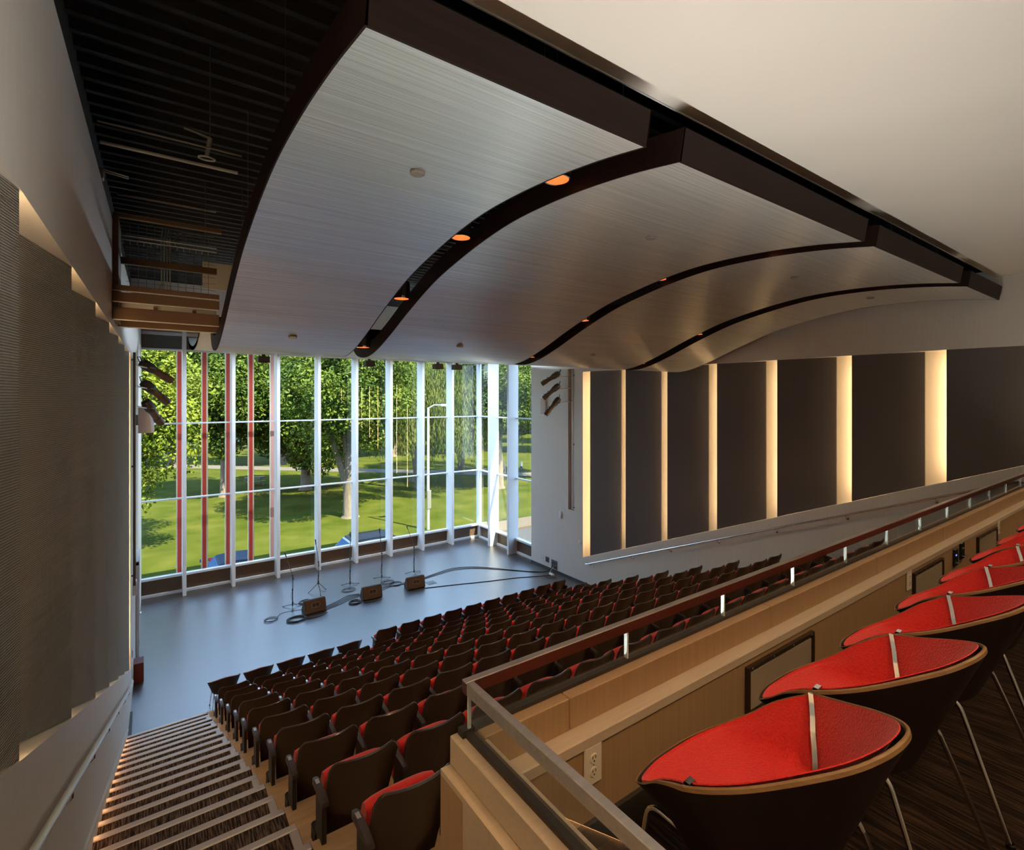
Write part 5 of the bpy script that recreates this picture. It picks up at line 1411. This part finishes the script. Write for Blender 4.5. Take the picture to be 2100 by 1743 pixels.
# picnic table under the dark tree
q = at_z(522, 995, GZ)
o = tag(thing('picnic_table', 'dark picnic table in the shade under the trees', 'table', (q.x, q.y, GZ)))
MB().bbox(q.x - .8, q.x + .8, q.y - .38, q.y + .38, GZ + .70, GZ + .75, .01).build('table_top', MT['bark'], o)
for s_ in (-1, 1):
    MB().bbox(q.x - .8, q.x + .8, q.y + s_ * .7 - .13, q.y + s_ * .7 + .13, GZ + .42, GZ + .46, .01).build('bench', MT['bark'], o)
    for t_ in (-1, 1):
        MB().tube([(q.x + s_ * .6, q.y + t_ * .75, GZ), (q.x + s_ * .6, q.y + t_ * .25, GZ + .70)], .04, 6).build('leg', MT['bark'], o)

# people on the far path
def person(u, v, h, label, shirt, trousers, stride, rz):
    b = at_z(u, v, GZ); k = h / 1.7
    me = bpy.data.meshes.new('person')
    J = [(0, 0, .95, .13), (0, 0, 1.18, .13), (0, 0, 1.38, .15), (0, 0, 1.50, .06), (0, .02, 1.60, .095), (0, .02, 1.70, .07),
         (.10, 0, .90, .09), (.11, stride * .12, .50, .065), (.11, stride * .02, .10, .05), (.11, stride * .02 + .12, .04, .045),
         (-.10, 0, .90, .09), (-.11, -stride * .10, .50, .065), (-.11, -stride * .28, .11, .05), (-.11, -stride * .28 + .12, .04, .045),
         (.19, 0, 1.40, .06), (.24, -stride * .08, 1.13, .045), (.25, stride * .06, .90, .035), (-.19, 0, 1.40, .06), (-.24, stride * .08, 1.13, .045), (-.25, stride * .16, .92, .035)]
    E_ = [(0, 1), (1, 2), (2, 3), (3, 4), (4, 5), (0, 6), (6, 7), (7, 8), (8, 9), (0, 10), (10, 11), (11, 12), (12, 13), (2, 14), (14, 15), (15, 16), (2, 17), (17, 18), (18, 19)]
    me.from_pydata([(x * k, y * k, z * k) for x, y, z, r in J], E_, [])
    me.materials.append(shirt)
    o = bpy.data.objects.new('person', me); C.objects.link(o)
    o.location = (b.x, b.y, GZ); o.rotation_euler = (0, 0, rz)
    md = o.modifiers.new('skin', 'SKIN'); md.use_smooth_shade = True
    for i, (x, y, z, r) in enumerate(J):
        me.skin_vertices[0].data[i].radius = (r * k, r * k)
    me.skin_vertices[0].data[0].use_root = True
    sd = o.modifiers.new('sub', 'SUBSURF'); sd.levels = 1; sd.render_levels = 2
    tag(o, label, 'person', 'people on the far path')
def outfit(name, shirt, legs, k):
    m = bpy.data.materials.new(name); m.use_nodes = True; t = m.node_tree; p = t.nodes['Principled BSDF']; p.inputs['Roughness'].default_value = .8
    tc = t.nodes.new('ShaderNodeTexCoord'); sp_ = t.nodes.new('ShaderNodeSeparateXYZ'); mr = t.nodes.new('ShaderNodeMapRange'); rp = t.nodes.new('ShaderNodeValToRGB')
    mr.inputs['From Max'].default_value = 1.75 * k
    t.links.new(tc.outputs['Object'], sp_.inputs[0]); t.links.new(sp_.outputs['Z'], mr.inputs['Value']); t.links.new(mr.outputs[0], rp.inputs[0])
    e = rp.color_ramp; e.interpolation = 'CONSTANT'
    e.elements[0].color = (.05, .04, .03, 1); e.elements[1].position = .05; e.elements[1].color = (*legs, 1)
    a = e.elements.new(.53); a.color = (*shirt, 1)
    a = e.elements.new(.86); a.color = (.5, .3, .22, 1)
    a = e.elements.new(.955); a.color = (.06, .04, .03, 1)
    t.links.new(rp.outputs[0], p.inputs['Base Color']); return m
person(1069, 970, 1.35, 'small figure in a white shirt walking on the far path', outfit('white_shirt_dark_jeans', (.8, .8, .8), (.03, .04, .08), .8), None, 1, math.radians(80))
person(1034, 971, 1.35, 'small figure in tan clothes walking on the far path', outfit('tan_shirt_shorts', (.45, .36, .25), (.30, .24, .17), .8), None, 1, math.radians(-90))

# far buildings glimpsed between the trees
MT['far_white'] = M('far_white_wall', (0.4500, 0.4380, 0.4080), .8)
MT['far_dark'] = M('dark_curtain_wall', (0.015, 0.02, 0.03), .25)
MT['far_roof'] = M('far_roof', (0.25, 0.24, 0.22), .8)
p = at_y(497, 775, 105)
o = tag(thing('far_house', 'white house with chimney glimpsed between the treetops', 'building', (p.x, 105, GZ)))
box('wall', MT['far_white'], p.x - 3.5, p.x + 1.5, 105, 111, GZ, p.z + 1.2, o)
MB().prism([(p.x - 3.8, 104.8, p.z + 1.2), (p.x + 1.8, 104.8, p.z + 1.2), (p.x - 1, 104.8, p.z + 2.6)], (0, 6.4, 0)).build('roof', MT['far_roof'], o)
box('chimney', MT['far_white'], p.x - 1.6, p.x - .8, 106, 107, p.z + 1.5, p.z + 4.0, o)
for k in range(3): box('window', MT['car_glass'], p.x - 2.9 + 1.5 * k, p.x - 2.1 + 1.5 * k, 104.97, 105, p.z - 1.0, p.z + .4, o)
p = at_z(1060, 962, GZ)
o = tag(thing('dark_glass_building', 'dark glass building behind the trees in the side window', 'building', (p.x + 22, p.y + 47, GZ)))
box('facade', MT['far_dark'], p.x + 22, p.x + 60, p.y + 47, p.y + 60, GZ, 14.0, o)
for k in range(12): box('mullion', MT['spandrel'], p.x + 22 + 3 * k, p.x + 22.15 + 3 * k, p.y + 46.9, p.y + 47, GZ, 14.0, o)
box('roof_edge', MT['spandrel'], p.x + 21.8, p.x + 60.2, p.y + 46.8, p.y + 60.2, 14.0, 14.4, o)

# ------------------------------------------------------------------ added ceiling lamps, unseen behind the camera, to warm the balcony
for k, (x, y) in enumerate(((1.2, -1.0), (3.6, -1.0), (6.0, -1.0), (8.4, -1.0), (0.15, -0.6))):
    o = tag(thing('added_downlight', f'added warm recessed downlight in the balcony soffit, {ORD[k]} from the left' if k < 4 else 'added warm recessed downlight over the upper left stairs', 'downlight', (x, y, 8.23), 'added downlights in the soffit'))
    MB().lathe([(0.07, 0.0), (0.10, 0.0), (0.10, 0.006), (0.07, 0.006)], (x, y, 8.222), 24).build('trim_ring', MT['white_plastic'], o)
    MB().lathe([(0, 0), (0.07, 0)], (x, y, 8.226), 20).build('lens', MT['lamp'], o)
    l = light('added_soffit_beam', 'SPOT', (x, y, 8.2), 120 if k < 4 else 85, (1.0, 0.66, 0.36) if k < 4 else (1.0, 0.58, 0.27), spot_size=math.radians(110), spot_blend=0.8, shadow_soft_size=0.1)
    l.parent = o; l.location = (0, 0, -0.03)

MT['added_uplight_lens'] = M('added_uplight_lens', (1, .95, .85), .3, emit=(1.0, .9, .76), es=3.0)
# added uplights, hidden by the parapet, to brighten soffit and ceiling panels
for k, (xa, xb, pw) in enumerate(((0.98, 2.6, 50), (3.0, 5.2, 19), (5.8, 8.0, 8), (8.6, 10.8, 4))):
    o = tag(thing('added_uplight', f'added linear uplight on the outer face of the balcony parapet, {ORD[k]} from the left', 'uplight', ((xa + xb) / 2, 1.45, 5.02), 'added uplights on the parapet'))
    MB().box(xa, xb, 1.41, 1.416, 4.96, 5.06).box(xa, xb, 1.484, 1.49, 4.96, 5.06).box(xa, xb, 1.416, 1.484, 4.96, 4.97).build('trough', MT['black'], o)
    for q in (xa + .15, xb - .15): box('bracket', MT['black'], q - .015, q + .015, 1.2525, 1.41, 4.965, 4.985, o)
    box('lens', MT['added_uplight_lens'], xa + .01, xb - .01, 1.42, 1.48, 4.99, 5.0, o)
    l = light('added_uplight_beam', 'AREA', (0, 0, 0), pw, (1.0, 0.96, 0.89), shape='RECTANGLE', size=xb - xa - .04, size_y=0.05)
    l.parent = o; l.location = (0, 0, 0.0); l.rotation_euler = (math.pi, 0, 0)

MT['added_stair_led'] = M('added_led_tape', (1, .6, .3), .4, emit=(1.0, .48, .18), es=7.0)
# added LED skirting, for the orange glow on the left stair nosings
o = tag(thing('added_light_strip', 'added warm light strip in the skirting along the left stairs', 'light strip', (xl(6), 6, 2.2)))
ya, yb = 11.2, -0.5
zs_ = lambda y: 0.1665 + (11.306 - y) * 0.38914
for nm, mt, z0, z1, d0, d1 in (('skirting', MT['wall'], 0.115, 0.150, 0.001, 0.022), ('led_tape', MT['added_stair_led'], 0.108, 0.1145, 0.004, 0.016)):
    MB().hexa([(xl(ya) + d0, ya, zs_(ya) + z0), (xl(ya) + d1, ya, zs_(ya) + z0), (xl(yb) + d1, yb, zs_(yb) + z0), (xl(yb) + d0, yb, zs_(yb) + z0),
               (xl(ya) + d0, ya, zs_(ya) + z1), (xl(ya) + d1, ya, zs_(ya) + z1), (xl(yb) + d1, yb, zs_(yb) + z1), (xl(yb) + d0, yb, zs_(yb) + z1)]).build(nm, mt, o)

# added sconces, unseen on the rear wall, to light the back of the soffit
for k, x in enumerate((2.5, 6.0, 9.5)):
    o = tag(thing('added_sconce', f'added warm up-lighting sconce on the rear balcony wall, {ORD[k]} from the left', 'sconce', (x, Y_BACK + .1, 6.95), 'added sconces on the rear balcony wall'))
    MB().box(x - .4, x + .4, Y_BACK + .002, Y_BACK + .16, 6.9, 6.91).box(x - .4, x + .4, Y_BACK + .15, Y_BACK + .16, 6.91, 7.02).box(x - .4, x - .39, Y_BACK + .002, Y_BACK + .15, 6.91, 7.02).box(x + .39, x + .4, Y_BACK + .002, Y_BACK + .15, 6.91, 7.02).build('shade', MT['steel'], o)
    box('lens', MT['added_uplight_lens'], x - .37, x + .37, Y_BACK + .02, Y_BACK + .13, 6.93, 6.94, o)
    l = light('added_sconce_beam', 'AREA', (0, 0, 0), 22, (1.0, 0.84, 0.64), shape='RECTANGLE', size=0.7, size_y=0.1)
    l.parent = o; l.location = (0, 0, 0.0); l.rotation_euler = (math.pi, 0, 0)
